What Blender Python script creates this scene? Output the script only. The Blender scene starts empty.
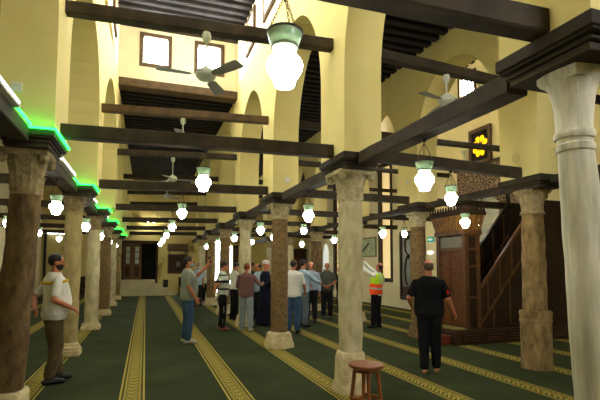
import bpy, bmesh, math, random
from mathutils import Vector, Matrix, noise
random.seed(7)
PI = math.pi
SC = bpy.context.scene
COL = SC.collection

# ------------------------------------------------------------------ camera
YAW, PITCH, ROLL, FOC, CX0, CY0, EYE = .332, .066, .0032, 447.0, 300.0, 236.0, 1.65
def cam_axes():
    c, s = math.cos(YAW), math.sin(YAW)
    r = Vector((c, -s, 0)); u = Vector((0, 0, 1)); d = Vector((s, c, 0))
    cp, sp = math.cos(PITCH), math.sin(PITCH)
    u2 = u*cp - d*sp; d2 = d*cp + u*sp
    cr, sr = math.cos(ROLL), math.sin(ROLL)
    return r*cr + u2*sr, u2*cr - r*sr, d2
cd = bpy.data.cameras.new('camera'); cam = bpy.data.objects.new('camera', cd); COL.objects.link(cam)
R_, U_, D_ = cam_axes()
cam.matrix_world = Matrix(((R_.x, U_.x, -D_.x, 0), (R_.y, U_.y, -D_.y, 0), (R_.z, U_.z, -D_.z, EYE), (0, 0, 0, 1)))
cd.sensor_width = 36.0; cd.lens = FOC*36/600; cd.shift_y = (CY0-200)/600; cd.clip_start = .05
SC.camera = cam

# ------------------------------------------------------------------ world, view
w = bpy.data.worlds.new('world'); SC.world = w; w.use_nodes = True
w.node_tree.nodes['Background'].inputs[0].default_value = (.9, .95, 1, 1)
w.node_tree.nodes['Background'].inputs[1].default_value = 22.0
SC.view_settings.view_transform = 'Standard'; SC.view_settings.look = 'None'
SC.view_settings.gamma = 1; SC.view_settings.use_curve_mapping = False
SC.view_settings.exposure = -0.3
GLOBE, PANE, TUBE, LED, PANEQ, PANEB = 56.0, 80.0, 14.0, 14.0, 150.0, 55.0     # strengths of what gives off light
SC.cycles.max_bounces = 8; SC.cycles.diffuse_bounces = 6; SC.cycles.glossy_bounces = 2
SC.cycles.sample_clamp_indirect = 20.0

def floor_at(px, py, axis=2, val=0.0):
    x, y = px-CX0, py-CY0
    cr, sr = math.cos(ROLL), math.sin(ROLL)
    v = R_*(x/FOC) - U_*(y/FOC) + D_
    o = Vector((0, 0, EYE)); t = (val-o[axis])/v[axis]
    return o + v*t

# ------------------------------------------------------------------ materials
MATS = {}
def srgb(r, g, b):
    f = lambda c: c/12.92 if c <= .04045 else ((c+.055)/1.055)**2.4
    return (f(r/255), f(g/255), f(b/255), 1)
class NT:
    def __init__(s, name, rough=.8):
        s.m = bpy.data.materials.new(name); s.m.use_nodes = True
        s.t = s.m.node_tree; s.b = s.t.nodes['Principled BSDF']; s.b.inputs['Roughness'].default_value = rough
        s.b.inputs['Specular IOR Level'].default_value = .3
    def n(s, typ, **kw):
        nd = s.t.nodes.new(typ)
        for k, v in kw.items(): setattr(nd, k, v)
        return nd
    def l(s, a, b): s.t.links.new(a, b)
    def math(s, op, a, b=None, c=None):
        nd = s.n('ShaderNodeMath', operation=op)
        for i, v in enumerate((a, b, c)):
            if v is None: continue
            if isinstance(v, (int, float)): nd.inputs[i].default_value = v
            else: s.l(v, nd.inputs[i])
        return nd.outputs[0]
    def mix(s, f, a, b):
        nd = s.n('ShaderNodeMix', data_type='RGBA')
        for i, v in ((0, f), (6, a), (7, b)):
            if isinstance(v, (int, float)): nd.inputs[i].default_value = v
            elif isinstance(v, tuple): nd.inputs[i].default_value = v
            else: s.l(v, nd.inputs[i])
        return nd.outputs[2]
    def noise(s, scale, vec, detail=4, rough=.55):
        nd = s.n('ShaderNodeTexNoise'); nd.inputs['Scale'].default_value = scale
        nd.inputs['Detail'].default_value = detail; nd.inputs['Roughness'].default_value = rough
        if vec is not None: s.l(vec, nd.inputs['Vector'])
        return nd.outputs[0]
    def ramp(s, f, stops):
        nd = s.n('ShaderNodeValToRGB'); e = nd.color_ramp.elements
        while len(e) < len(stops): e.new(.5)
        for el, (p, c) in zip(e, stops): el.position = p; el.color = c
        s.l(f, nd.inputs[0]); return nd.outputs[0]
    def bump(s, h, st, dist=.01):
        nd = s.n('ShaderNodeBump'); nd.inputs['Strength'].default_value = st; nd.inputs['Distance'].default_value = dist
        s.l(h, nd.inputs['Height']); s.l(nd.outputs[0], s.b.inputs['Normal'])
    def coord(s, scale=(1, 1, 1)):
        tc = s.n('ShaderNodeTexCoord'); mp = s.n('ShaderNodeMapping'); mp.inputs['Scale'].default_value = scale
        s.l(tc.outputs['Object'], mp.inputs['Vector']); return mp.outputs[0]

def mottled(name, c1, c2, scale=3, rough=.85, bump=.3, bscale=25, stretch=(1, 1, 1), lo=.35, hi=.65, spec=.3, metal=0, dist=.01):
    if name in MATS: return MATS[name]
    t = NT(name, rough); v = t.coord(stretch)
    f = t.noise(scale, v)
    t.l(t.ramp(f, [(lo, srgb(*c1)), (hi, srgb(*c2))]), t.b.inputs['Base Color'])
    if bump: t.bump(t.noise(bscale, v), bump, dist)
    t.b.inputs['Specular IOR Level'].default_value = spec; t.b.inputs['Metallic'].default_value = metal
    MATS[name] = t.m; return t.m
def plain(name, c, rough=.7, spec=.3, metal=0):
    return mottled(name, c, tuple(min(255, int(v*1.08)+2) for v in c), 6, rough, .08, 60, spec=spec, metal=metal)
def emis(name, c, st):
    if name in MATS: return MATS[name]
    t = NT(name); t.b.inputs['Base Color'].default_value = srgb(*c)
    t.b.inputs['Emission Color'].default_value = srgb(*c); t.b.inputs['Emission Strength'].default_value = st
    v = t.coord(); f = t.noise(2.0, v)
    t.l(t.math('MULTIPLY', t.math('ADD', t.math('MULTIPLY', f, .2), .9), st), t.b.inputs['Emission Strength'])
    MATS[name] = t.m; return t.m

PLASTER = mottled('cream_plaster', (220, 204, 130), (229, 214, 143), 1.3, .9, .12, 14, lo=.3, hi=.7)
def stained_plaster():
    t = NT('stained_cream_plaster', .9); v = t.coord()
    t.l(t.ramp(t.noise(.7, v, 6, .65), [(.34, srgb(150, 122, 70)), (.42, srgb(214, 196, 128)), (.7, srgb(231, 217, 151))]), t.b.inputs['Base Color']); t.bump(t.noise(12, v), .15)
    return t.m
STAINED = stained_plaster()
PALE = mottled('pale_plaster', (228, 214, 168), (236, 224, 184), 1.2, .9, .12, 14)
WOOD = mottled('dark_beam_wood', (44, 36, 24), (66, 55, 38), 4, .75, .35, 16, stretch=(1, 1, 1))
JOIST = mottled('joist_wood', (24, 19, 14), (37, 30, 22), 5, .85, .3, 18)
BOARD = mottled('ceiling_board_wood', (26, 21, 16), (40, 33, 25), 5, .9, .2, 18)
BROWN = mottled('brown_wood', (74, 57, 36), (98, 77, 50), 4, .7, .25, 20)
WALNUT = mottled('carved_walnut', (78, 48, 23), (104, 66, 33), 7, .55, .5, 45, spec=.4)
WALDARK = mottled('dark_walnut', (48, 30, 16), (66, 42, 23), 7, .6, .5, 45)
STOOLW = mottled('stool_wood', (120, 66, 28), (150, 88, 40), 5, .45, .2, 25, stretch=(1, 1, .3), spec=.5)
IRON = plain('dark_iron', (44, 40, 36), .6, .4, .3)
BLACK = plain('black_plastic', (22, 22, 24), .5)
WHITEP = plain('white_plastic', (214, 212, 200), .5)
FANM = plain('fan_enamel', (196, 200, 184), .45)
FANB = plain('fan_blade_metal', (130, 128, 112), .5)
BRASSY = mottled('rusty_chain', (92, 66, 42), (130, 100, 66), 20, .6, .2, 60, metal=.4)
GREENG = mottled('green_glass_shade', (150, 196, 150), (194, 226, 186), 14, .25, .05, 30, spec=.6)
GLOBEM = emis('lit_globe_glass', (255, 252, 236), GLOBE)
PANEM = emis('daylit_pane', (250, 252, 255), PANE)
PANEQM = emis('daylit_niche_pane', (250, 252, 255), PANEQ); PANEBM = emis('added_rear_light_pane', (250, 252, 255), PANEB)  # the rear panes fill windows added only for their light
WARMM = emis('warm_lit_pane', (255, 222, 158), .75)
TUBEM = emis('tube_light_glow', (240, 248, 255), TUBE)
LEDM = emis('green_led_glow', (30, 255, 70), LED)
MARBLE = mottled('cream_marble', (196, 184, 146), (214, 204, 168), 2, .6, .1, 20)
def stone(name, c1, c2, scale=6, bump=.6, bs=22, st=(1, 1, .45)): return mottled(name, c1, c2, scale, .85, bump, bs, stretch=st, dist=.02, lo=.3, hi=.7)
ST_BROWN = stone('weathered_brown_stone', (68, 50, 29), (126, 102, 64), 11, .9, 16)
ST_GREY = stone('pale_grey_stone', (160, 149, 110), (206, 195, 156), 8)
ST_PINK = stone('speckled_brown_granite', (96, 75, 44), (134, 108, 68), 16, .25, 60, (1, 1, 1))
ST_TAN = stone('tan_stone', (98, 78, 44), (156, 130, 84), 11, .7, 20)
ST_OLIVE = stone('yellowish_stone', (148, 130, 82), (186, 168, 118), 9)
ST_WHITE = mottled('streaked_white_marble', (176, 172, 146), (226, 220, 196), 5, .7, .4, 14, stretch=(2.2, 2.2, .25), dist=.02)
ST_CAP = stone('carved_capital_stone', (150, 136, 98), (200, 188, 148), 16, .8, 30, (1, 1, 1))
ST_CAPD = stone('dull_capital_stone', (124, 108, 74), (168, 150, 108), 16, .8, 30, (1, 1, 1))
ST_ROUGH = stone('rough_plinth_stone', (178, 160, 116), (216, 200, 158), 8, .9, 16, (1, 1, 1))

def carpet_mat():
    t = NT('green_prayer_carpet', .95); t.b.inputs['Specular IOR Level'].default_value = .1
    g = t.n('ShaderNodeNewGeometry'); sx = t.n('ShaderNodeSeparateXYZ'); t.l(g.outputs['Position'], sx.inputs[0])
    X, Y = sx.outputs[0], sx.outputs[1]
    per, wid = 1.285, .31
    u = t.math('MULTIPLY', t.math('FRACT', t.math('DIVIDE', t.math('ADD', X, .275+10*per), per)), per)   # metres from the stripe's left edge
    ins = t.math('LESS_THAN', u, wid)
    c = t.math('ABSOLUTE', t.math('SUBTRACT', u, wid/2))          # from the stripe's centre line
    edge = t.math('MULTIPLY', t.math('GREATER_THAN', c, .128), t.math('LESS_THAN', c, .152))
    line2 = t.math('MULTIPLY', t.math('GREATER_THAN', c, .088), t.math('LESS_THAN', c, .100))
    # interlaced key pattern in the band
    a = t.math('FRACT', t.math('DIVIDE', t.math('ADD', Y, t.math('MULTIPLY', c, 1.0)), .085))
    b = t.math('FRACT', t.math('DIVIDE', t.math('SUBTRACT', Y, t.math('MULTIPLY', c, 1.7)), .17))
    k = t.math('MAXIMUM', t.math('GREATER_THAN', a, .52), t.math('MULTIPLY', t.math('GREATER_THAN', b, .7), t.math('LESS_THAN', c, .05)))
    band = t.math('MULTIPLY', t.math('LESS_THAN', c, .088), k)
    pat = t.math('MULTIPLY', ins, t.math('MINIMUM', t.math('ADD', t.math('ADD', edge, line2), band), 1))
    v = t.coord(); n1 = t.noise(1.1, v, 5); n2 = t.noise(160, v, 2)
    base = t.ramp(n1, [(.3, srgb(45, 52, 29)), (.7, srgb(58, 66, 38))])
    gold = t.ramp(n2, [(.3, srgb(150, 130, 52)), (.7, srgb(186, 166, 82))])
    dk = t.mix(t.math('MULTIPLY', ins, .55), base, srgb(84, 84, 40))
    col = t.mix(pat, dk, gold)
    t.l(col, t.b.inputs['Base Color']); t.bump(n2, .35, .004)
    return t.m
CARPET = carpet_mat()
def carved_mat(name, c1, c2, scale):
    t = NT(name, .6); v = t.coord()
    vo = t.n('ShaderNodeTexVoronoi', feature='DISTANCE_TO_EDGE'); vo.inputs['Scale'].default_value = scale; t.l(v, vo.inputs['Vector'])
    t.l(t.ramp(vo.outputs['Distance'], [(.02, srgb(*c1)), (.12, srgb(*c2))]), t.b.inputs['Base Color'])
    t.bump(vo.outputs['Distance'], .6, .02); MATS[name] = t.m; return t.m
CARVED = carved_mat('arabesque_carved_wood', (58, 32, 14), (112, 68, 32), 16)
CARVEDD = carved_mat('dark_geometric_panel', (24, 16, 9), (52, 34, 18), 12)
ZELLIGE = carved_mat('speckled_mosaic', (176, 150, 124), (70, 50, 42), 12)

# ------------------------------------------------------------------ mesh building
class MB:
    def __init__(s): s.v = []; s.f = []
    def add(s, vs, fs):
        o = len(s.v); s.v += [tuple(p) for p in vs]; s.f += [tuple(i+o for i in f) for f in fs]; return s
    def box(s, x0, x1, y0, y1, z0, z1, bev=0):
        if bev:
            b = bev
            return s.loft([[(x0+b, y0+b, z0), (x1-b, y0+b, z0), (x1-b, y1-b, z0), (x0+b, y1-b, z0)], [(x0, y0, z0+b), (x1, y0, z0+b), (x1, y1, z0+b), (x0, y1, z0+b)],
                           [(x0, y0, z1-b), (x1, y0, z1-b), (x1, y1, z1-b), (x0, y1, z1-b)], [(x0+b, y0+b, z1), (x1-b, y0+b, z1), (x1-b, y1-b, z1), (x0+b, y1-b, z1)]])
        return s.add([(x0, y0, z0), (x1, y0, z0), (x1, y1, z0), (x0, y1, z0), (x0, y0, z1), (x1, y0, z1), (x1, y1, z1), (x0, y1, z1)],
                     [(3, 2, 1, 0), (4, 5, 6, 7), (0, 1, 5, 4), (1, 2, 6, 5), (2, 3, 7, 6), (3, 0, 4, 7)])
    def loft(s, rings, cap=True, closed=True):
        n = len(rings[0]); vs = [p for r in rings for p in r]; fs = []
        for i in range(len(rings)-1):
            for j in range(n if closed else n-1):
                k = (j+1) % n
                fs.append((i*n+j, i*n+k, (i+1)*n+k, (i+1)*n+j))
        if cap: fs.append(tuple(range(n-1, -1, -1))); fs.append(tuple((len(rings)-1)*n+j for j in range(n)))
        return s.add(vs, fs)
    def lathe(s, prof, n=24, c=(0, 0), cap=True, sq=0):
        rings = []
        for r, z in prof:
            ring = []
            for j in range(n):
                a = 2*PI*j/n; k = 1.0
                if sq: k = 1/max(abs(math.cos(a)), abs(math.sin(a)))**sq
                ring.append((c[0]+r*k*math.cos(a), c[1]+r*k*math.sin(a), z))
            rings.append(ring)
        return s.loft(rings, cap)
    def cap(s, p, q, r0, r1, n=10, m=4):
        """tapered capsule from p to q"""
        p, q = Vector(p), Vector(q); d = q-p; L = d.length
        if L < 1e-6: d = Vector((0, 0, 1)); L = 1e-6
        d = d/d.length; a = d.orthogonal().normalized(); b = d.cross(a); rings = []
        def ring(c, r): return [tuple(c + (a*math.cos(2*PI*j/n)+b*math.sin(2*PI*j/n))*r) for j in range(n)]
        for i in range(m): t = PI/2*(1-(i+.15)/m); rings.append(ring(p-d*r0*math.sin(t), r0*math.cos(t)))
        rings.append(ring(p, r0)); rings.append(ring(q, r1))
        for i in range(m-1, -1, -1): t = PI/2*(1-(i+.15)/m); rings.append(ring(q+d*r1*math.sin(t), r1*math.cos(t)))
        return s.loft(rings)
    def tube(s, pts, r, n=8):
        for a, b in zip(pts, pts[1:]): s.rod(a, b, r, r, n)
        return s
    def rod(s, p, q, r0, r1=None, n=10):
        r1 = r0 if r1 is None else r1
        p, q = Vector(p), Vector(q); d = (q-p).normalized(); a = d.orthogonal().normalized(); b = d.cross(a)
        return s.loft([[tuple(c+(a*math.cos(2*PI*j/n)+b*math.sin(2*PI*j/n))*r) for j in range(n)] for c, r in ((p, r0), (q, r1))])
    def beam(s, p, q, wd, hg, up=(0, 0, 1)):
        """square bar between p and q"""
        p, q = Vector(p), Vector(q); d = (q-p).normalized(); sd = d.cross(Vector(up)).normalized()*wd/2; u = sd.cross(d).normalized()*hg/2
        return s.loft([[tuple(c+sd+u), tuple(c-sd+u), tuple(c-sd-u), tuple(c+sd-u)] for c in (p, q)])
    def ball(s, c, rx, ry=None, rz=None, n=16, m=10, rot=None):
        ry = rx if ry is None else ry; rz = rx if rz is None else rz; rings = []
        for i in range(m+1):
            t = PI*(i+.02*(i == 0)-.02*(i == m))/m
            ring = []
            for j in range(n):
                v = Vector((rx*math.sin(t)*math.cos(2*PI*j/n), ry*math.sin(t)*math.sin(2*PI*j/n), -rz*math.cos(t)))
                if rot is not None: v = rot @ v
                ring.append(tuple(Vector(c)+v))
            rings.append(ring)
        return s.loft(rings)
    def torus(s, c, R, r, ax=(0, 0, 1), n=14, m=6, sy=1.0):
        ax = Vector(ax).normalized(); a = ax.orthogonal().normalized(); b = ax.cross(a); rings = []
        for i in range(n+1):
            t = 2*PI*i/n; d = a*math.cos(t)+b*math.sin(t)*sy
            rings.append([tuple(Vector(c)+d*R+(d*math.cos(2*PI*j/m)+ax*math.sin(2*PI*j/m))*r) for j in range(m)])
        return s.loft(rings, cap=False)
    def prism(s, poly, axis, a0, a1):
        """extrude 2D poly along an axis (0 x, 1 y, 2 z)"""
        def P(u, v, w): return ((w, u, v), (u, w, v), (u, v, w))[axis]
        return s.loft([[P(u, v, a0) for u, v in poly], [P(u, v, a1) for u, v in poly]])
    def jitter(s, amp, sc):
        s.v = [tuple(Vector(p)+noise.noise_vector(Vector(p)*sc)*amp) for p in s.v]; return s
    def mesh(s, name, smooth=False):
        me = bpy.data.meshes.new(name); me.from_pydata(s.v, [], s.f)
        bm = bmesh.new(); bm.from_mesh(me); bmesh.ops.recalc_face_normals(bm, faces=bm.faces[:]); bm.to_mesh(me); bm.free()
        if smooth:
            me.polygons.foreach_set('use_smooth', [True]*len(me.polygons))
            me.set_sharp_from_angle(angle=math.radians(38))
        return me
    def build(s, name, m, parent=None, smooth=False, loc=None):
        me = s.mesh(name, smooth); me.materials.append(m)
        o = bpy.data.objects.new(name, me); COL.objects.link(o)
        if loc is not None: o.location = loc
        if parent is not None: o.parent = parent
        return o
def tag(o, label, cat, group=None, kind=None):
    o['label'] = label; o['category'] = cat
    if group: o['group'] = group
    if kind: o['kind'] = kind
    return o
def struct(o): o['kind'] = 'structure'; return o
def thing(name, label, cat, loc=(0, 0, 0), rz=0, group=None):
    o = bpy.data.objects.new(name, None); COL.objects.link(o); o.location = loc; o.rotation_euler = (0, 0, rz)
    o.empty_display_size = .1
    return tag(o, label, cat, group)
def copy_tree(o, parent=None):
    c = o.copy(); COL.objects.link(c)
    if parent is not None: c.parent = parent
    for ch in list(o.children): copy_tree(ch, c)
    return c
ORD = ['first', 'second', 'third', 'fourth', 'fifth', 'sixth', 'seventh', 'eighth', 'ninth', 'tenth']

# ------------------------------------------------------------------ the plan
XA, XB, XC, XQ, XL = -1.28, 2.61, 6.05, 9.5, -5.2
YF, YN = 26.6, -2.6                       # far wall, wall behind the viewer
ZIMP, ZCEIL, ZTOP = 3.10, 6.45, 8.15
LY0, LY1 = 2.0, 12.35                     # raised lantern of the central aisle
ROWS = {'A': (XA, 5.69, 3.50), 'B': (XB, 5.485, 3.37), 'C': (XC, 5.72, 3.31)}
def yk(row, k): x, y0, s = ROWS[row]; return y0+s*k
def face_a(y):                             # flat at every pier, easing out between them
    k = math.floor((y-5.69)/3.5); u = (y-5.69)/3.5-k; e = .47/3.5; g = lambda k_: min(-.78, -.955+.09*k_)
    f = min(1, max(0, (u-e)/(1-2*e))); return g(k)+(g(k+1)-g(k))*f
XAF = -.80                                # aisle face of the left arcade
HALF = .265                               # half thickness of the arcade walls

# ------------------------------------------------------------------ floor, walls, ceilings
struct(MB().box(XL-.3, XQ+.3, YN-.3, YF+.3, -.2, 0).build('floor', CARPET))

def holed_wall(name, axis, pos, thick, u0, u1, z0, z1, holes, m):
    """a wall in the plane axis=pos (0: x, 1: y) with rectangular holes (ua, ub, za, zb)"""
    us = sorted({u0, u1, *[h[0] for h in holes], *[h[1] for h in holes]})
    mb = MB()
    for a, b in zip(us, us[1:]):
        hs = sorted([h for h in holes if h[0] <= a+1e-6 and h[1] >= b-1e-6], key=lambda h: h[2])
        z = z0
        for h in hs+[(0, 0, z1, z1)]:
            if h[2]-z > 1e-4:
                if axis == 0: mb.box(pos, pos+thick, a, b, z, h[2])
                else: mb.box(a, b, pos, pos+thick, z, h[2])
            z = h[3]
    return struct(mb.build(name, m))

WINQ = [(6.6+1.45*i, 7.4+1.45*i, 6.95, 7.75) for i in range(6)]           # high windows over the niche wall
TALLQ = [(15.98, 17.1, 1.0, 6.0), (20.2, 22.0, 1.0, 6.0)]
holed_wall('wall_right', 0, XQ, .3, YN, YF, 0, ZTOP, WINQ+TALLQ, PALE)
DOORS = [(-1.17, .55, .84, 2.93), (3.62, 4.9, .05, 2.82)]
holed_wall('wall_far', 1, YF, .3, XL, XQ+.3, 0, ZTOP, DOORS, STAINED)
holed_wall('wall_left', 0, XL-.3, .3, YN, YF, 0, ZTOP, [], PALE)
ADDED_WINB = [(3.2, 4.1, 4.2, 5.9), (4.5, 5.4, 4.2, 5.9)]  # made-up windows behind the viewer, added to light the right-hand aisle
holed_wall('wall_behind', 1, YN-.3, .3, XL, XQ+.3, 0, ZTOP, ADDED_WINB, PLASTER)

def arch_pts(y1, y2, spring, apex, n=18, round_=False):
    if round_:                                            # full-shouldered arch with a slight point
        yc, s = (y1+y2)/2, (y2-y1)/2; out = []
        for i in range(25):
            t = math.sin(PI/2*(-1+2*i/24)); a = abs(t)
            out.append((yc+t*s, spring+(apex-spring)*(.93*max(0, 1-a**2.15)**(1/2.15)+.07*(1-a))))
        return out
    yc, s = (y1+y2)/2, (y2-y1)/2; rise = apex-spring; c = (rise*rise-s*s)/(2*s); r = s+c
    out = []
    for i in range(n+1):
        t = -1+2*i/n; d = abs(t)*s
        out.append((yc+t*s, spring+math.sqrt(max(0, r*r-(d+c)**2))))
    return out
def arcade(name, row, ks, yend, ztop):
    x = ROWS[row][0]; pts = [(YN, ZIMP)]
    hw = .40
    for k in ks:
        y = yk(row, k); hw = .345 if row == 'B' and k == -1 else .40
        pts += [(y-hw, ZIMP), (y+hw, ZIMP)]
        if k != ks[-1]:
            y2 = yk(row, k+1)
            pts += arch_pts(y+hw, y2-.40, 4.10, 5.90, round_=True)
    y = yk(row, ks[-1])
    pts += arch_pts(y+hw, yend, 4.10, 5.90, round_=True)
    pts[0] = (YN, 5.0)
    y = yk(row, ks[0]); pts.insert(1, (pts[1][0], 5.0))
    mids = sorted([yk(row, k)+d_ for k in ks for d_ in (-.47, .47)])[1:] if row == 'A' else []
    segs = [[]]
    for p, q in zip(pts, pts[1:]):
        if mids and q[0] > mids[0]+(.02 if len(mids) % 2 == 0 else 0)-1e-4 and abs(q[0]-p[0]) > 1e-5: mids.pop(0); segs.append([])
        segs[-1].append((p, q))
    for seg in segs:
        mb = MB()
        for (ya, za), (yb, zb) in seg:
            fa, fb = (face_a(ya), face_a(yb)) if row == 'A' else (x+HALF, x+HALF); x0 = -1.50 if row == 'A' else x-HALF
            if abs(yb-ya) > 1e-5:
                mb.add([(x0, ya, za), (x0, yb, zb), (x0, yb, ztop), (x0, ya, ztop), (fa, ya, za), (fb, yb, zb), (fb, yb, ztop), (fa, ya, ztop)],
                       [(0, 1, 2, 3), (7, 6, 5, 4), (0, 4, 5, 1), (3, 2, 6, 7)])
            else:
                mb.add([(x0, ya, za), (x0, yb, zb), (fb, yb, zb), (fa, ya, za)], [(0, 1, 2, 3)])
        me = bpy.data.meshes.new(name); me.from_pydata(mb.v, [], mb.f)
        bm = bmesh.new(); bm.from_mesh(me); bmesh.ops.remove_doubles(bm, verts=bm.verts[:], dist=1e-4)
        bmesh.ops.recalc_face_normals(bm, faces=bm.faces[:]); bm.to_mesh(me); bm.free()
        me.materials.append(PLASTER); o = bpy.data.objects.new(name, me); COL.objects.link(o); struct(o)
KA, KB, KC = list(range(-1, 6)), list(range(-1, 6)), list(range(-1, 6))
arcade('wall_arcade_left', 'A', KA, YF, ZCEIL+.25)
arcade('wall_arcade_middle', 'B', KB, YF, ZCEIL+.25)
arcade('wall_arcade_right', 'C', KC, YF, ZCEIL+.25)

# raised lantern over the central aisle: two long walls and two end walls, all with windows
xa1, xb0 = XAF, XB-HALF
SIDEW = [(3.1+1.75*i, 3.95+1.75*i, 6.97, 7.85) for i in range(6)]
SIDEW = [(a, b, c, d) for a, b, c, d in SIDEW if b < LY1-.2]
holed_wall('wall_lantern_left', 0, XA-HALF, XAF-XA+HALF, LY0, LY1, ZCEIL+.25, ZTOP, SIDEW, PALE)
holed_wall('wall_lantern_right', 0, XB-HALF, 2*HALF, LY0, LY1, ZCEIL+.25, ZTOP, SIDEW, PALE)
ENDW = [(-.27, .52, 6.97, 7.86), (1.16, 1.95, 6.97, 7.86)]
holed_wall('wall_lantern_far', 1, LY1, .3, xa1, xb0, 6.5, ZTOP, ENDW, PALE)
holed_wall('wall_lantern_near', 1, LY0-.3, .3, xa1, xb0, 6.5, ZTOP, [], PALE)
# mihrab aisle is raised too
CY0_, CY1_ = 4.6, 15.6
holed_wall('wall_clerestory_right', 0, XC-HALF, 2*HALF, CY0_, CY1_, ZCEIL+.25, ZTOP, [], PALE)
holed_wall('wall_clerestory_far', 1, CY1_, .25, XC+HALF, XQ, 6.5, ZTOP, [], PALE)
holed_wall('wall_clerestory_near', 1, CY0_-.25, .25, XC+HALF, XQ, 6.5, ZTOP, [], PALE)

def ceiling(name, x0, x1, y0, y1, z, step, along='x', n_off=0):
    c = struct(MB().box(x0, x1, y0, y1, z+.2, z+.3).build(name, BOARD))
    jm = MB().box(-(x1-x0)/2, (x1-x0)/2, -.07, .07, 0, .2, .012).mesh('joist'); jm.materials.append(JOIST)
    y = y0+step/2
    while y < y1-.05:
        j = bpy.data.objects.new('joist', jm); COL.objects.link(j); j.parent = c; j.location = ((x0+x1)/2, y, z); y += step
    return c
ceiling('ceiling_lantern', xa1, xb0, LY0, LY1, 8.0, .3)
ceiling('ceiling_central', xa1, xb0, LY1+.3, YF, 6.40, .3)
ceiling('ceiling_central_near', xa1, xb0, YN, LY0-.3, 6.40, .3)
ceiling('ceiling_middle_aisle', XB+HALF, XC-HALF, YN, YF, 6.45, .285)
ceiling('ceiling_left_aisle', XL, XA-HALF, YN, YF, 6.45, .3)
ceiling('ceiling_niche_aisle', XC+HALF, XQ, CY0_, CY1_, 7.95, .3)
ceiling('ceiling_right_aisle_far', XC+HALF, XQ, CY1_+.25, YF, 6.45, .3)
ceiling('ceiling_right_aisle_near', XC+HALF, XQ, YN, CY0_-.25, 6.45, .3)
struct(MB().box(xa1, xb0, LY1-.08, LY1+.32, 6.34, 6.56, .015).build('trim_lantern_sill_beam', BROWN))
struct(MB().box(xa1, xb0, LY1-.1, LY1+.0, 7.98, 8.2, .01).build('trim_lantern_wall_plate', WOOD))

def window(idx, axis, pos, thick, u0, u1, z0, z1, frame=BROWN, pane=None, fw=.085, bars=(0, 0), inset=.06, proud=.03):
    """framed pane in a wall opening; the frame's room face stands a little proud"""
    pane = pane or PANEM; sgn = 1 if thick > 0 else -1
    def B(mb, a, b, z, zz, d0, d1):
        d0, d1 = sorted((pos+sgn*d0, pos+sgn*d1))
        (mb.box(d0, d1, a, b, z, zz) if axis == 0 else mb.box(a, b, d0, d1, z, zz))
    mb = MB(); B(mb, u0+fw, u1-fw, z0+fw, z1-fw, inset+.05, inset+.07)
    o = mb.build(f'window_{idx}', pane); struct(o)
    f = MB()
    for a, b, z, zz in ((u0-.02, u0+fw, z0-.02, z1+.02), (u1-fw, u1+.02, z0-.02, z1+.02), (u0+fw, u1-fw, z0-.02, z0+fw), (u0+fw, u1-fw, z1-fw, z1+.02)):
        B(f, a, b, z, zz, -proud, inset+.08)
    f.build('window_frame', frame, o)
    if bars != (0, 0):
        g = MB()
        for i in range(bars[0]): u = u0+fw+(u1-u0-2*fw)*(i+1)/(bars[0]+1); B(g, u-.02, u+.02, z0+fw, z1-fw, inset, inset+.05)
        for i in range(bars[1]): z = z0+fw+(z1-z0-2*fw)*(i+1)/(bars[1]+1); B(g, u0+fw, u1-fw, z-.02, z+.02, inset, inset+.05)
        g.build('glazing_bars', frame, o)
    return o
wi = 1
for a, b, c, d in ENDW:
    window(wi, 1, LY1, .3, a, b, c, d); wi += 1
for a, b, c, d in SIDEW:
    window(wi, 0, XB-HALF, .3, a, b, c, d, proud=.05); wi += 1
    window(wi, 0, XAF, -.3, a, b, c, d, proud=.05); wi += 1
for a, b, c, d in WINQ: window(wi, 0, XQ, .3, a, b, c, d, bars=(2, 0), pane=PANEQM); wi += 1
for a, b, c, d in ADDED_WINB: window(wi, 1, YN, -.3, a, b, c, d, bars=(1, 1), pane=PANEBM); wi += 1  # unseen rear windows, put in as extra light
a, b, c, d = TALLQ[0]; window(wi, 0, XQ, .3, a, b, c, d, frame=WOOD, pane=WARMM, fw=.14); wi += 1
a, b, c, d = TALLQ[1]; window(wi, 0, XQ, .3, a, b, c, d, frame=WOOD, pane=WARMM, fw=.2, bars=(1, 7)); wi += 1

# ------------------------------------------------------------------ columns
def leafy_capital(rb, rt, z0, z1, leaves=8):
    mb = MB(); h = z1-z0
    mb.lathe([(rb, z0), (rb*1.0, z0+.2*h), (rb*1.06, z0+.5*h), (rb*1.25, z0+.75*h), (rt*.92, z0+.86*h)], 20)
    for tier, (zb, zt, ro) in enumerate(((z0+.02*h, z0+.48*h, rb*1.03), (z0+.1*h, z0+.84*h, rb*1.05))):
        for i in range(leaves):
            a = 2*PI*(i+.5*tier)/leaves; rings = []
            for j in range(7):
                t = j/6; z = zb+(zt-zb)*min(1, t*1.08) - (.06*h if t > .95 else 0)
                out = ro+(.34 if tier else .26)*rb*max(0, t-.35)**1.4*1.9
                wd = rb*.42*(1-.75*max(0, t-.45)/.55)*(.75+.25*math.cos(t*PI*6))
                c = Vector((math.cos(a), math.sin(a), 0)); s = Vector((-math.sin(a), math.cos(a), 0))
                p = c*out+Vector((0, 0, z)); th = c*rb*.09
                rings.append([tuple(p-s*wd-th), tuple(p+th*.6), tuple(p+s*wd-th), tuple(p-th*2.0)])
            mb.loft(rings)
    for i in range(4):                                    # corner volutes
        a = PI/4+i*PI/2; c = Vector((math.cos(a), math.sin(a), 0))
        mb.ball(c*rt*1.12+Vector((0, 0, z0+.80*h)), rt*.2, rt*.2, h*.13, 10, 6)
    mb.lathe([(rt*.93, z0+.86*h), (rt*1.0, z0+.9*h), (rt*1.02, z1)], 32, sq=.85)
    return mb.jitter(.006, 22)
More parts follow.
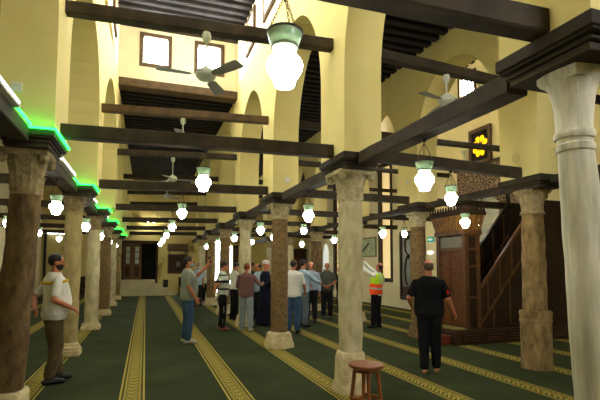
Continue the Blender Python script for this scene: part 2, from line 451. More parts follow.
def bell_capital(rb, rt, z0, z1, knobs=True):
    h = z1-z0; mb = MB()
    mb.lathe([(rb*1.12, z0), (rb*1.18, z0+.05*h), (rb*1.12, z0+.1*h), (rb*1.02, z0+.14*h), (rb*1.06, z0+.4*h), (rb*1.2, z0+.62*h), (rt*.86, z0+.8*h), (rt*.98, z0+.86*h)], 28)
    for i in range(8 if knobs else 0):
        a = 2*PI*i/8; c = Vector((math.cos(a), math.sin(a), 0))
        mb.ball(c*rt*.86+Vector((0, 0, z0+.78*h)), rt*.16, rt*.16, h*.16, 10, 6)
    mb.lathe([(rt*.9, z0+.84*h), (rt*1.0, z0+.9*h), (rt*1.0, z1)], 32, sq=.6)
    return mb.jitter(.006, 16)
def shaft(r0, r1, z0, z1, lean=(0, 0), amp=.012, ring=0):
    prof = []
    for i in range(29):
        t = i/28; r = r0+(r1-r0)*t+.006*math.sin(t*PI)
        prof.append((r, z0+(z1-z0)*t))
    if ring: prof = prof[:-2]+[(r1*1.0, z1-.09), (r1*1.1, z1-.08), (r1*1.12, z1-.04), (r1*1.0, z1-.03), (r1*1.02, z1)]
    mb = MB().lathe(prof, 32); mb.jitter(amp, 5)
    mb.v = [(x+lean[0]*(1-z/2.5), y+lean[1]*(1-z/2.5), z) for x, y, z in mb.v]
    return mb
def impost(hx=.285, hy=.42, z0=2.90, ox=0):
    mb = MB(); h = ZIMP-z0
    for fx, a, b in ((.78, 0, .26), (.86, .26, .36), (.80, .36, .46), (.93, .46, .56), (1.0, .56, 1.0)):
        mb.box(ox-hx*fx, ox+hx*fx, -hy*(fx+.04*(fx < 1)), hy*(fx+.04*(fx < 1)), z0+a*h, z0+b*h, .006)
    return mb
def column(row, k, label, sm, cm, bm_, r0, r1, cap='leaf', rt=.30, zc=2.5, base=('block', .26, .3), lean=(0, 0), ring=0, amp=.012, hy=.42):
    x, y = ROWS[row][0], yk(row, k)
    t = thing('column', label, 'column', (x, y, 0), 0, 'columns of the arcades'); t['kind'] = 'thing'
    kind, br, bh = base
    b = MB()
    if kind == 'block':
        b.lathe([(br*1.12, 0), (br*1.1, bh*.3), (br*.98, bh*.55), (br*.92, bh*.9), (r0*1.02, bh)], 28, sq=.55); b.jitter(.03, 9)
    elif kind == 'tall':
        b.lathe([(br*1.25, 0), (br*1.22, bh*.12), (br*1.05, bh*.3), (br, bh*.5), (br*.97, bh*.85), (br*.9, bh*.96), (r0*1.0, bh)], 28, sq=.35); b.jitter(.025, 8)
    elif kind == 'drum':
        b.lathe([(br*1.0, 0), (br*1.0, bh*.80), (br*1.05, bh*.81), (br*1.05, bh*.86), (br*1.0, bh*.87), (br*1.04, bh*.9), (br*1.06, bh*.97), (br*1.0, bh), (r0, bh+.005)], 32); b.jitter(.008, 8)
    else:
        b.lathe([(br*1.1, 0), (br*1.1, bh*.45)], 4, cap=True) if False else b.box(-br, br, -br, br, 0, bh*.5, .015)
        b.lathe([(br*.98, bh*.5), (br*1.02, bh*.62), (br*.94, bh*.74), (r0*1.1, bh*.8), (r0*1.15, bh*.9), (r0, bh)], 28); b.jitter(.012, 9)
    b.v = [(vx+lean[0]*(1-vz/2.5), vy+lean[1]*(1-vz/2.5), vz) for vx, vy, vz in b.v]
    b.build('base', bm_, t, True)
    shaft(r0, r1, bh, zc, lean, amp, ring).build('shaft', sm, t, True)
    (leafy_capital(r1, rt, zc, 2.905) if cap == 'leaf' else bell_capital(r1, rt, zc, 2.905, knobs=row+str(k) != 'B-1')).build('capital', cm, t, True)
    xl, xr = (-1.50-x, (face_a(y) if k < 1 else -.93)-x) if row == 'A' else (-.285, .285)
    impost(hx=(xr-xl)/2, hy=hy, ox=(xl+xr)/2).build('impost_block', WOOD, t)
    return t
PO = ['nearest', 'second', 'third', 'fourth', 'fifth', 'sixth', 'seventh']
# left row
column('A', -1, 'brown stone column of the left row nearest the viewer, left of the frame', ST_BROWN, ST_CAPD, ST_ROUGH, .17, .15, base=('block', .25, .28))
column('A', 0, 'thick dark brown weathered column with leafy capital at far left', ST_BROWN, ST_CAPD, ST_ROUGH, .165, .152, 'leaf', .25, 2.42, ('block', .21, .30), (-.115, 0), amp=.02)
column('A', 1, 'pale yellowish column just behind the man in white polo shirt', ST_OLIVE, ST_CAPD, ST_ROUGH, .135, .145, 'leaf', .20, 2.62, ('square', .19, .24))
column('A', 2, 'grey column of the left row, second behind the white polo man', ST_GREY, ST_CAPD, ST_ROUGH, .165, .155, 'bell', .22, 2.55, ('square', .22, .2))
column('A', 3, 'brown column of the left row, third behind the white polo man', ST_PINK, ST_CAPD, ST_ROUGH, .19, .18, 'bell', .24, 2.55, ('square', .24, .2))
column('A', 4, 'pale thin column, last but one of the left row', ST_GREY, ST_CAPD, ST_ROUGH, .16, .15, 'bell', .22, 2.55, ('square', .22, .2))
column('A', 5, 'last brownish column at far end of the left row', ST_TAN, ST_CAPD, ST_ROUGH, .17, .16, 'bell', .22, 2.55, ('square', .22, .2))
# middle row
column('B', -1, 'large whitish streaked marble column cut by the right edge', ST_WHITE, ST_WHITE, ST_ROUGH, .135, .104, 'bell', .168, 2.47, ('tall', .20, .5), (.18, 0), ring=1, amp=.006, hy=.365)
column('B', 0, 'pale stone column with leafy capital beside the wooden stool', ST_GREY, ST_CAP, ST_ROUGH, .156, .162, 'leaf', .27, 2.50, ('tall', .19, .52))
column('B', 1, 'brown granite column on rough pale plinth beside the white-shirted man', ST_PINK, ST_CAP, ST_ROUGH, .174, .160, 'leaf', .235, 2.60, ('block', .255, .31), amp=.005)
column('B', 2, 'greyish column behind the maroon-shirted man in the group', ST_GREY, ST_CAP, ST_ROUGH, .165, .155, 'leaf', .23, 2.60, ('block', .22, .3))
column('B', 3, 'pinkish column left of the striped-shirt visitor, before bright doorway', ST_PINK, ST_CAPD, ST_ROUGH, .185, .175, 'bell', .24, 2.6, ('block', .25, .3), amp=.005)
column('B', 4, 'tan column at left side of the bright doorway', ST_TAN, ST_CAPD, ST_ROUGH, .175, .165, 'bell', .23, 2.6, ('block', .25, .3))
column('B', 5, 'last and farthest pale column of the middle row', ST_GREY, ST_CAPD, ST_ROUGH, .165, .155, 'bell', .23, 2.6, ('block', .25, .3))
# right row
column('C', -1, 'tan column of the right row nearest the viewer, right of the frame', ST_TAN, ST_CAPD, ST_ROUGH, .185, .16, 'bell', .23, 2.5, ('drum', .235, .93))
column('C', 0, 'thick tan column on a round drum pedestal before the wooden pulpit', ST_TAN, ST_CAPD, ST_TAN, .185, .162, 'bell', .235, 2.50, ('drum', .235, .93), hy=.445)
column('C', 1, 'brown column with pale carved capital behind the black-clothed man', ST_PINK, ST_CAP, ST_PINK, .178, .17, 'leaf', .205, 2.56, ('block', .2, .25), amp=.005)
column('C', 2, 'column of the right row hidden behind the pale stool-side column', ST_TAN, ST_CAPD, ST_ROUGH, .19, .18, 'bell', .25, 2.55, ('block', .26, .25))
column('C', 3, 'greyish brown column behind the grey-shirted man with folded hands', ST_BROWN, ST_CAPD, ST_ROUGH, .215, .205, 'bell', .25, 2.55, ('block', .26, .25))
column('C', 4, 'slim pale column farther back, left of folded-hands man', ST_GREY, ST_CAPD, ST_ROUGH, .18, .17, 'bell', .24, 2.55, ('block', .26, .25))
column('C', 5, 'farthest column of the right row near the far wall', ST_GREY, ST_CAPD, ST_ROUGH, .18, .17, 'bell', .24, 2.55, ('block', .26, .25))

# ------------------------------------------------------------------ beams
def bar(label, p, q, wd, hg, group, m=WOOD, n=9):
    p, q = Vector(p), Vector(q); mid = (p+q)/2
    mb = MB(); d = q-p
    rings = []
    for i in range(n+1):                                     # slightly uneven hewn timber, chamfered
        c = p+d*(i/n)-mid; sd = Vector((d.y, -d.x, 0)).normalized(); u = Vector((0, 0, 1)); a, b, e = wd/2, hg/2, .012
        sec = [(a-e, b), (-a+e, b), (-a, b-e), (-a, -b+e), (-a+e, -b), (a-e, -b), (a, -b+e), (a, b-e)]
        rings.append([tuple(c+sd*s+u*t) for s, t in sec])
    mb.loft(rings); mb.jitter(.006, 3.1)
    o = mb.build('tie_beam', m, loc=mid); return tag(o, label, 'beam', group, 'thing')
RN = {'A': 'left', 'B': 'middle', 'C': 'right'}
for r in 'ABC':
    x = ROWS[r][0]
    for i, k in enumerate(range(-1, 5)):
        bar(f'long dark beam from {PO[i]} to {PO[i+1]} column along the {RN[r]} row', (x, yk(r, k)+.455, 3.015), (x, yk(r, k+1)-.455, 3.015), .2, .16 if r != 'C' else .12, 'beams along the column rows')
    bar(f'long dark beam from last column of the {RN[r]} row to far wall', (x, yk(r, 5)+.455, 3.015), (x, YF, 3.015), .2, .16, 'beams along the column rows')
for i, k in enumerate(range(-1, 6)):
    o_ = ORD[i]
    bar(f'low dark beam crossing the central aisle, {o_} from the front', (face_a(yk('A', k)), yk('A', k), 3.185), (XB-HALF, yk('B', k), 3.185), .15, .16, 'low cross beams')
    bar(f'low dark beam crossing the aisle right of middle row, {o_} from front', (XB+HALF, yk('B', k), 3.185), (XC-HALF, yk('C', k), 3.185), .15, .16, 'low cross beams')
    bar(f'low dark beam from right row to the pulpit wall, {o_} from front', (XC+HALF, yk('C', k), 3.185), (XQ, yk('C', k), 3.185), .15, .16, 'low cross beams')
    if k >= 0: bar(f'low dark beam crossing the left side aisle, {ORD[i-1]} from front', (XL, yk('A', k), 3.185), (XA-HALF, yk('A', k), 3.185), .15, .16, 'low cross beams')
for i, k in enumerate(range(0, 6)):
    o_ = ORD[i]
    bar(f'high brown beam crossing the central aisle, {o_} from the front', (face_a(yk('A', k)), yk('A', k), 4.66), (XB-HALF, yk('B', k), 4.66), .14, .15, 'high cross beams', BROWN if k == 1 else WOOD)
    bar(f'high dark beam over the aisle right of middle row, {o_} from front', (XB+HALF, yk('B', k), 4.66), (XC-HALF, yk('C', k), 4.66), .14, .15, 'high cross beams')
    if k < 4: bar(f'high dark beam from right arcade to pulpit wall, {o_} from front', (XC+HALF, yk('C', k), 4.66), (XQ, yk('C', k), 4.66), .12, .13, 'high cross beams')

# ------------------------------------------------------------------ lamps
def make_lamp():
    t = thing('pendant_lamp', 'lamp', 'lamp', (0, 0, 0), 0, 'globe lamps with green glass shades')
    MB().rod((0, 0, 0), (0, 0, -.03), .03, .022, 12).rod((0, 0, -.03), (0, 0, -.07), .006).build('hook', IRON, t)
    for i in range(3):
        a = 2*PI*i/3+.5; p = Vector((.012*math.cos(a), .012*math.sin(a), -.06)); q = Vector((.088*math.cos(a), .088*math.sin(a), -.235))
        mb = MB(); n = 11; d = (q-p).normalized()
        for j in range(n):
            c = p+(q-p)*((j+.5)/n); s = d.cross(Vector((0, 0, 1))).normalized(); ax = s if j % 2 else d.cross(s)
            L = (q-p).length/n*.66
            b = ax.cross(d).normalized(); rings = []
            for m_ in range(9):
                th = 2*PI*m_/8; e = d*math.cos(th)*L+b*math.sin(th)*.006
                nn = e.normalized()
                rings.append([tuple(c+e+(nn*math.cos(u)+ax*math.sin(u))*.0022) for u in (0, PI/2, PI, 3*PI/2)])
            mb.loft(rings, cap=False)
        mb.build('chain', BRASSY, t)
    MB().lathe([(.088, -.236), (.091, -.245), (.074, -.30), (.058, -.345), (.055, -.345), (.07, -.30), (.085, -.245)], 24).build('glass_shade', GREENG, t, True)
    sh = t.children[-1] if t.children[-1].name.startswith('glass_shade') else [c for c in t.children if c.name.startswith('glass_shade')][0]
    MB().torus((0, 0, -.236), .092, .006, n=24).build('rim', IRON, sh, True)
    MB().torus((0, 0, -.318), .070, .004, n=24).build('ring', IRON, sh, True)
    MB().lathe([(.052, -.340), (.056, -.352), (.066, -.364), (.080, -.380), (.090, -.395), (.0945, -.41), (.093, -.425), (.086, -.443), (.076, -.461), (.064, -.479), (.056, -.495), (.054, -.512), (.048, -.522), (.03, -.528), (.005, -.530)], 26).build('globe', GLOBEM, t, True)
    return t
LAMP = make_lamp(); used = [0]
def lamp(x, y, z, label, rz=0):
    o = LAMP if not used[0] else copy_tree(LAMP); used[0] = 1
    o.location = (x, y, z-.012); o.rotation_euler = (0, 0, rz); o['label'] = label; return o
xm = (XA+XB)/2-.01
for i, k in enumerate(range(-1, 6)):
    lamp(xm, (yk('A', k)+yk('B', k))/2, 3.105, ['large lit lamp at top, hanging nearest from the central aisle beam'][0] if i == 0 else f'lit globe lamp over central aisle, {ORD[i]} back from the nearest', random.random())
for i, k in enumerate(range(-1, 5)):
    lamp(XB, yk('B', k)+1.65, 2.935, f'lit globe lamp under middle row beam between {PO[i]} and {PO[i+1]} columns', random.random())
    if i > 0: lamp(XA, yk('A', k)+1.75, 2.935, f'lit globe lamp under left row beam between {PO[i]} and {PO[i+1]} columns', random.random())
    if i > 0: lamp(XC, yk('C', k)+1.65, 2.955, f'lit globe lamp under right row beam between {PO[i]} and {PO[i+1]} columns', random.random())
for i, k in enumerate(range(0, 5)):
    lamp(XB+1.74, (yk('B', k)+yk('C', k))/2, 3.105, f'lit globe lamp midway between middle and right rows, {ORD[i]} from front', random.random())
for i, k in enumerate(range(1, 4)):
    lamp(XC+1.72, yk('C', k), 3.105, f'lit globe lamp between right row and pulpit wall, {ORD[i]} from front', random.random())
for i, k in enumerate(range(1, 5)):
    lamp((XL+XA)/2, yk('A', k), 3.105, f'lit globe lamp in the dim left side aisle, {ORD[i]} from front', random.random())

# ------------------------------------------------------------------ ceiling fans
def fan(x, y, ztop, zhub, label, rot):
    t = thing('ceiling_fan', label, 'fan', (x, y, zhub), rot, 'ceiling fans under the high beams')
    H = ztop-zhub
    rd = MB().rod((0, 0, .1), (0, 0, H-.05), .012).build('rod', FANM, t, True)
    MB().lathe([(.012, H-.14), (.05, H-.10), (.058, H-.05), (.045, H)], 18).build('canopy', FANM, rd, True)
    MB().lathe([(.03, .12), (.05, .10), (.10, .07), (.125, .03), (.125, -.01), (.10, -.04), (.04, -.06)], 24).build('motor', FANM, t, True)
    for i in range(3):
        a = 2*PI*i/3; c, s = math.cos(a), math.sin(a); rings = []
        for r, wd in ((.11, .025), (.18, .03), (.2, .06), (.4, .075), (.56, .08), (.6, .065)):
            ring = []
            for u, z in ((-wd, .012), (wd, -.012), (wd, -.018), (-wd, .006)):
                ring.append((c*r-s*u, s*r+c*u, z))
            rings.append(ring)
        MB().loft(rings).build('blade', FANB, t)
    return t
fan(.66, 5.55, 4.58, 4.02, 'large ceiling fan before the bright window high in central aisle', 3.2)
fan(.64, 9.05, 4.58, 4.18, 'ceiling fan hanging under the second high central beam', 2.4)
fan(.64, 12.5, 4.58, 3.98, 'ceiling fan hanging under the third high central beam', .1)
fan(.64, 15.95, 4.58, 4.0, 'small distant ceiling fan under the fourth high central beam', .8)
fan(4.3, 5.6, 4.58, 4.17, 'pale ceiling fan in the aisle right of the middle row', 1.35)

# ------------------------------------------------------------------ green strips and tubes on the left row
for i, k in enumerate(range(0, 6)):
    y = yk('A', k); x1 = XA+.285; mb = MB()
    t = thing('led_strip', f'glowing green strip on the block over the {PO[i]} left row column in view', 'light strip', (XA, y, ZIMP), 0, 'green light strips of the left row')
    xr = (face_a(y) if k < 1 else -.93)-XA; xl = -1.50-XA
    MB().box(xl, xr+.03, -.45, -.43, -.022, -.003).build('front_strip', LEDM, t)
    MB().box(xr+.008, xr+.03, -.43, .45, -.022, -.003).build('side_strip', LEDM, t)
    MB().box(.105, .125, -1.0, -.46, .0, .02).build('beam_strip', LEDM, t)
for i, k in enumerate(range(-1, 4)):
    y0, y1 = yk('A', k)+.5, yk('A', k+1)-1.02; mid = (y0+y1)/2
    L = 1.2
    t = thing('tube_light', f'white tube light on the beam between {PO[i]} and {PO[i+1]} left row columns', 'tube light', (XA+.115, y1-L/2, 3.10), 0, 'tube lights of the left row')
    MB().box(-.03, .03, -L/2-.02, L/2+.02, -.0, .03).build('fitting', WHITEP, t)
    MB().rod((.012, -L/2, .048), (.012, L/2, .048), .02).build('tube', TUBEM, t, True)
t = thing('tube_light', 'horizontal tube light high on the far wall of left aisle', 'tube light', (-4.3, YF, 3.3))
MB().box(-.65, .65, -.05, 0, -.03, .03).build('fitting', WHITEP, t); MB().rod((-.62, -.07, 0), (.62, -.07, 0), .02).build('tube', TUBEM, t, True)

# small plates and marks on the piers
def plate(label, face, pos, s=.09, m=WHITEP, ring=False):
    t = MB()
    if ring: t.torus((0, 0, 0), s, .006, (0, 1, 0) if face == 'y' else (1, 0, 0), 20, 6)
    elif face == 'y': t.box(-s/2, s/2, -.02, 0, -s/2, s/2, .004)
    else: t.box(-.02, 0, -s/2, s/2, -s/2, s/2, .004)
    o = t.build('wall_box' if not ring else 'wall_hook', m, loc=pos); return tag(o, label, 'ring' if ring else 'junction box')
plate('square white box on the pier above the far left column', 'y', (-1.32, yk('A', 0)-.4, 3.5), .10)
plate('small white box on pier above the brown granite column', 'y', (XB+.03, yk('B', 1)-.4, 3.36), .10)
plate('small white box on the pier behind the second lamp row', 'x', (XC-HALF, yk('C', 1)-.0, 3.6), .09)
RINGM = mottled('plaster_ring', (206, 184, 110), (214, 194, 124), 4)
plate('round plaster ring on the left face of tan column pier', 'x', (XC-HALF, yk('C', 0)+.05, 3.45), .07, RINGM, True)
plate('round plaster ring on the front face of tan column pier', 'y', (XC+.05, yk('C', 0)-.4, 3.45), .07, RINGM, True)


# ------------------------------------------------------------------ far end: landing, doors, wall fittings
struct(MB().box(-1.9, .50, 25.5, YF, 0, .84, .01).build('trim_landing', MARBLE))
for i in range(3):
    struct(MB().box(.50+.37*i, .50+.37*(i+1), 25.5, YF, 0, .84-.21*(i+1), .008).build('trim_step', MARBLE))
DARKROOM = mottled('shade_toned_room_plaster', (52, 50, 40), (66, 62, 50), 2)  # plaster coloured dark to stand for the unlit room
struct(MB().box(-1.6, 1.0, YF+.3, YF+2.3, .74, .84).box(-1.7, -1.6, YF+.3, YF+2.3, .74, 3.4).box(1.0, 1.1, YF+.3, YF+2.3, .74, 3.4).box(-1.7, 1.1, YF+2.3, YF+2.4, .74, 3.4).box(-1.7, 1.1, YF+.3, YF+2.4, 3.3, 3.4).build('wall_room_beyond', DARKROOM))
PANEG = mottled('pale_door_glass', (150, 168, 150), (176, 190, 172), 3, .2, 0, spec=.6)
def door_leaf(name_i, x0, x1, y, z0, z1, panes, m=WALNUT):
    d = struct(MB().box(x0, x1, y, y+.05, z0, z1, .006).build(f'door_{name_i}', m))
    wd = (x1-x0-.24)/panes[0]; top = z1-.18; hh = .28
    for i in range(panes[0]):
        for j in range(panes[1]):
            a = x0+.12+wd*i; b = top-(hh+.05)*j
            MB().box(a+.02, a+wd-.02, y-.008, y+.002, b-hh, b).build('pane', PANEG, d)
    MB().box(x0+.12, x1-.12, y-.02, y+.002, z0+.15, z0+.75, .008).build('panel', WALDARK, d)
    MB().rod((x1-.06, y, z0+1.0), (x1-.06, y-.06, z0+1.0), .012).rod((x1-.06, y-.06, z0+.95), (x1-.06, y-.06, z0+1.05), .012).build('door_handle', IRON, d)
door_leaf(1, -1.17, -.70, YF+.12, .84, 2.85, (1, 3)); door_leaf(2, -.70, -.22, YF+.12, .84, 2.85, (1, 3))
struct(MB().box(-1.25, -1.17, YF-.05, YF+.2, .84, 3.0).box(.55, .66, YF-.05, YF+.2, .6, 3.0).box(-1.25, .66, YF-.05, YF+.2, 2.85, 3.02).build('trim_door_frame', WALDARK))
for nm, x0, x1 in ((3, 3.32, 3.62), (4, 4.95, 5.25)):
    d = struct(MB().box(x0, x1, YF-.07, YF-.02, .05, 2.85, .006).build(f'door_{nm}', WALDARK))
    for z in (.25, 1.1, 1.95): MB().box(x0+.05, x1-.05, YF-.085, YF-.065, z, z+.7, .006).build('panel', WALNUT, d)
t = thing('notice_board', 'dark brown board with a small grey plaque on the far wall', 'board', (1.75, YF, 1.72))
MB().box(-.52, .52, -.06, 0, -.52, .52, .01).build('board', WALDARK, t)
MB().box(-.10, .12, -.075, -.055, -.16, .14, .004).build('plaque', mottled('grey_plaque', (96, 96, 84), (120, 118, 104)), t)
f = MB()
for a, b, c, d in ((-.56, -.50, -.56, .56), (.50, .56, -.56, .56), (-.5, .5, -.56, -.50), (-.5, .5, .50, .56)): f.box(a, b, -.08, 0, c, d)
f.build('frame', WALNUT, t)
t = thing('wooden_canopy', 'brown sloping wooden canopy above the dark board on far wall', 'canopy', (1.72, YF, 2.45))
MB().prism([(0, .42), (-.10, .42), (-.34, .05), (-.34, 0), (0, 0)], 0, -.56, .56).build('canopy', BROWN, t)
for sx in (-.46, .46): MB().beam((sx, -.02, -.12), (sx, -.28, .02), .05, .05).build('bracket', WOOD, t)
def loudspeaker(x, y, z, label):
    t = thing('loudspeaker', label, 'loudspeaker', (x, y, z))
    MB().box(-.13, .13, -.12, .12, 0, .42, .015).build('cabinet', BLACK, t)
    MB().torus((0, -.122, .15), .08, .012, (0, 1, 0), 20).build('woofer_ring', IRON, t); MB().torus((0, -.122, .32), .035, .008, (0, 1, 0), 16).build('tweeter_ring', IRON, t)
loudspeaker(1.08, 26.0, .42, 'small black loudspeaker standing on the steps by the landing')
q = floor_at(151, 221, 1, YF)
t = thing('twin_spotlight', 'twin white spotlights high on far wall above the landing door', 'lamp', (q.x, YF, q.z))
MB().box(-.22, .22, -.06, 0, -.05, .05, .008).build('bracket', IRON, t)
for sx in (-.15, .15):
    MB().rod((sx, -.06, 0), (sx, -.2, -.03), .07, .09, 14).build('housing', IRON, t, True)
    MB().ball((sx, -.215, -.033), .085, .05, .085, 14, 8).build('lens', emis('spotlight_lens', (255, 246, 220), 320), t, True)
t = thing('wooden_chair', 'dark wooden chair near the foot of the landing steps', 'chair', (2.0, 25.9, 0))
MB().box(-.22, .22, -.22, .22, .43, .48, .01).build('seat', WALDARK, t)
for sx in (-.19, .19):
    for sy in (-.19, .19): MB().rod((sx, sy, 0), (sx, sy, .44), .018, .022, 8).build('leg', WALDARK, t)
MB().box(-.22, .22, .19, .23, .5, .98, .01).build('backrest', WALDARK, t)
t = thing('tall_cabinet', 'dark wooden cabinet at the far right corner, behind the group', 'cabinet', (8.76, YF-.025, 0))
MB().box(-.62, .62, -.5, 0, 0, 2.62, .01).build('body', WALDARK, t)
for sx in (-.3, .3):
    d = MB().box(sx-.28, sx+.28, -.525, -.495, .1, 2.1, .006).build('door', WALNUT, t)
    MB().ball((sx-.22 if sx > 0 else sx+.22, -.535, 1.1), .018).build('knob', IRON, d)
MB().box(-.68, .68, -.56, 0, 2.55, 2.68, .02).build('cornice', WALDARK, t)
t = thing('bookshelf', 'low dark bookshelf seen between left row columns at far wall', 'shelf', (-3.3, YF, 0))
for z in (0, .34, .68, 1.0): MB().box(-.5, .5, -.3, 0, z, z+.03).build('shelf', WALDARK, t)
for sx in (-.5, .47): MB().box(sx, sx+.03, -.3, 0, 0, 1.03).build('side_panel', WALDARK, t)
MB().box(-.5, .5, -.02, 0, 0, 1.03).build('back_panel', WALDARK, t)
o = MB().tube([(-5.0, YF-.08, 0), (-5.0, YF-.08, 3.3)], .07).build('wall_pipe', IRON); tag(o, 'dark vertical pipe on pale wall behind the far left column', 'pipe')

# ------------------------------------------------------------------ pulpit wall fittings
def pointed(y0, y1, z0, spring, apex, n=9):
    top = arch_pts(y0, y1, spring, apex, 2*n)
    return [(y0, z0)]+top+[(y1, z0)]
# niche: mosaic surround, pale panel with a pointed head
t = thing('prayer_niche', 'mosaic framed wall niche with pale pointed marble panel behind the pulpit', 'niche', (XQ-.025, 10.47, 0))
pts = [(-.50, 0), (-.50, 3.42), (0, 3.84), (.50, 3.42), (.50, 0)]
mb = MB(); Y0, Y1, ZT = -1.2, 1.25, 4.62
mb.box(-.14, 0, Y0, -.50, 0, ZT); mb.box(-.14, 0, .50, Y1, 0, ZT)
ap = pts[1:4]
for (ya, za), (yb, zb) in zip(ap, ap[1:]):
    mb.loft([[(-.14, ya, za), (-.14, yb, zb), (-.14, yb, ZT), (-.14, ya, ZT)], [(0, ya, za), (0, yb, zb), (0, yb, ZT), (0, ya, ZT)]])
mb.build('mosaic_surround', ZELLIGE, t)
GREYM = mottled('grey_banded_marble', (178, 176, 160), (206, 204, 188), 3, .5, .1, 20, stretch=(1, .4, 3))
MB().prism([(y, z) for y, z in pts], 0, -.03, 0).build('marble_panel', GREYM, t)
mb = MB()
for (ya, za), (yb, zb) in zip(ap, ap[1:]): mb.beam((-.15, ya, za), (-.15, yb, zb), .07, .05, (1, 0, 0))
mb.build('arch_moulding', GREYM, t)
for z in (1.0, 1.7, 2.4, 3.0): MB().box(-.045, -.025, -.48, .48, z, z+.05).build('band', ST_WHITE, t)
MB().box(-.2, 0, -1.3, 1.35, 4.62, 4.70, .01).build('cornice', WOOD, t)
# stained window
t = thing('rosette_window', 'stained glass window with yellow petal rosette in dark frame', 'window', (XQ-.025, 10.76, 5.26)); t['kind'] = 'thing'
f = MB()
for a, b, c, d in ((-.45, -.36, -.54, .56), (.36, .45, -.54, .56), (-.36, .36, .44, .56), (-.36, .36, -.54, -.44)): f.box(-.09, 0, a, b, c, d, .008)
f.build('frame', mottled('grey_brown_frame', (86, 68, 58), (110, 90, 78)), t)
MB().box(-.04, 0, -.36, .36, -.44, .44).build('lattice_panel', mottled('black_plaster_tracery', (26, 20, 18), (40, 30, 26)), t)
YEL = emis('yellow_stained_glass', (255, 196, 20), 1.5); REDG = emis('red_stained_glass', (200, 40, 16), .6); BLUG = emis('pale_blue_stained_glass', (120, 150, 190), .6)
for i in range(8):
    a = 2*PI*(i+.5)/8; c, s = math.cos(a), math.sin(a)
    pet = [(.11, 0), (.17, .06), (.24, .085), (.30, .06), (.325, 0), (.30, -.06), (.24, -.085), (.17, -.06)]
    MB().prism([(r*c-u*s, r*s+u*c) for r, u in pet], 0, -.052, -.036).build('petal', YEL, t)
    a += PI/8; c, s = math.cos(a), math.sin(a)
    MB().prism([(r*c-u*s, r*s+u*c) for r, u in ((.13, 0), (.17, .022), (.21, 0), (.17, -.022))], 0, -.052, -.036).build('red_pane', REDG, t)
MB().prism([(.075*math.cos(2*PI*j/16), .075*math.sin(2*PI*j/16)) for j in range(16)], 0, -.052, -.036).build('centre_pane', BLUG, t)
t = thing('torch_lamp', 'slender torch-shaped lamp standing above the mosaic niche', 'lamp', (XQ-.12, 11.42, 4.70))
MB().rod((0, 0, 0), (0, 0, .42), .02, .03).build('stem', FANM, t); MB().lathe([(.03, .42), (.09, .54), (.1, .56), (.03, .56)], 16).build('cup', FANM, t, True)
# glazed panel with scrolls
t = thing('scroll_panel', 'tall dark framed grey panel with curling scrolls on pulpit wall', 'panel', (XQ, 14.9, .36))
f = MB()
for a, b, c, d in ((-.42, -.33, 0, 2.62), (.33, .42, 0, 2.62), (-.33, .33, 2.52, 2.62), (-.33, .33, 0, .10)): f.box(-.09, 0, a, b, c, d, .008)
f.build('frame', WALDARK, t)
MB().box(-.03, 0, -.33, .33, .1, 2.52).build('pane', mottled('grey_mirror', (104, 108, 96), (128, 130, 116), 2, .25, 0, spec=.6), t)
for z0, h_ in ((1.75, .62), (.55, 1.1)):
    pts = [(-.05, .22*math.cos(PI*j/12-PI/2)*1.0-.12, z0+h_*(.5-.5*math.cos(PI*j/12))) for j in range(13)]
    MB().tube(pts, .03, 6).build('scroll', WALDARK, t)
    MB().torus((-.05, -.12, z0+h_), .08, .025, (1, 0, 0), 14).build('curl', WALDARK, t)
MB().box(-.05, -.02, -.3, .3, .12, .5).build('lower_panel', WALDARK, t)
t = thing('framed_picture', 'pale green framed calligraphy picture left of the tall lit window', 'picture', (XQ, 18.0, 2.48))
MB().box(-.03, 0, -.66, .66, -.40, .40).build('picture', mottled('pale_green_print', (150, 164, 112), (188, 194, 146), 5, .6, 0), t)
f = MB()
for a, b, c, d in ((-.70, -.64, -.44, .44), (.64, .70, -.44, .44), (-.64, .64, .38, .44), (-.64, .64, -.44, -.38)): f.box(-.05, 0, a, b, c, d)
f.build('frame', mottled('olive_frame', (116, 116, 72), (138, 136, 90)), t)
t = thing('exit_sign', 'small green and blue lit exit sign beside the brown column', 'sign', (XQ, 13.33, 2.58))
MB().box(-.06, 0, -.2, .2, -.11, .11, .01).build('housing', WHITEP, t)
MB().box(-.066, -.058, -.18, .18, -.09, .09).build('face', emis('green_sign_face', (20, 150, 130), .8), t)
MB().prism([(.02, .05), (-.14, 0), (.02, -.05)], 0, -.07, -.064).box(-.07, -.064, .02, .14, -.02, .02).build('arrow', emis('white_sign_mark', (230, 255, 250), .9), t)
t = thing('wall_highlight', 'small white oval glow added for a bright reflection below the exit sign', 'lamp', (XQ, 13.35, 2.12))  # lamp shape made up for a bright reflection on the wall
MB().ball((-.06, 0, 0), .05, .17, .06).build('lens', emis('wall_highlight_glow', (250, 250, 225), 2.5), t, True); MB().box(-.03, 0, -.2, .2, -.08, .08, .01).build('back_plate', WHITEP, t)
t = thing('arched_plaque', 'white pointed arch panel on the far part of the pulpit wall', 'panel', (XQ-.025, 23.0, 1.45))
MB().prism([(y, z) for y, z in pointed(-.34, .34, 0, .75, 1.4)], 0, -.05, 0).build('panel', emis('white_glowing_panel', (225, 232, 224), .8), t)  # panel gives off a mild white glow of its own
MB().box(-.09, 0, -.42, .42, -.08, 0, .01).build('sill', ST_GREY, t)

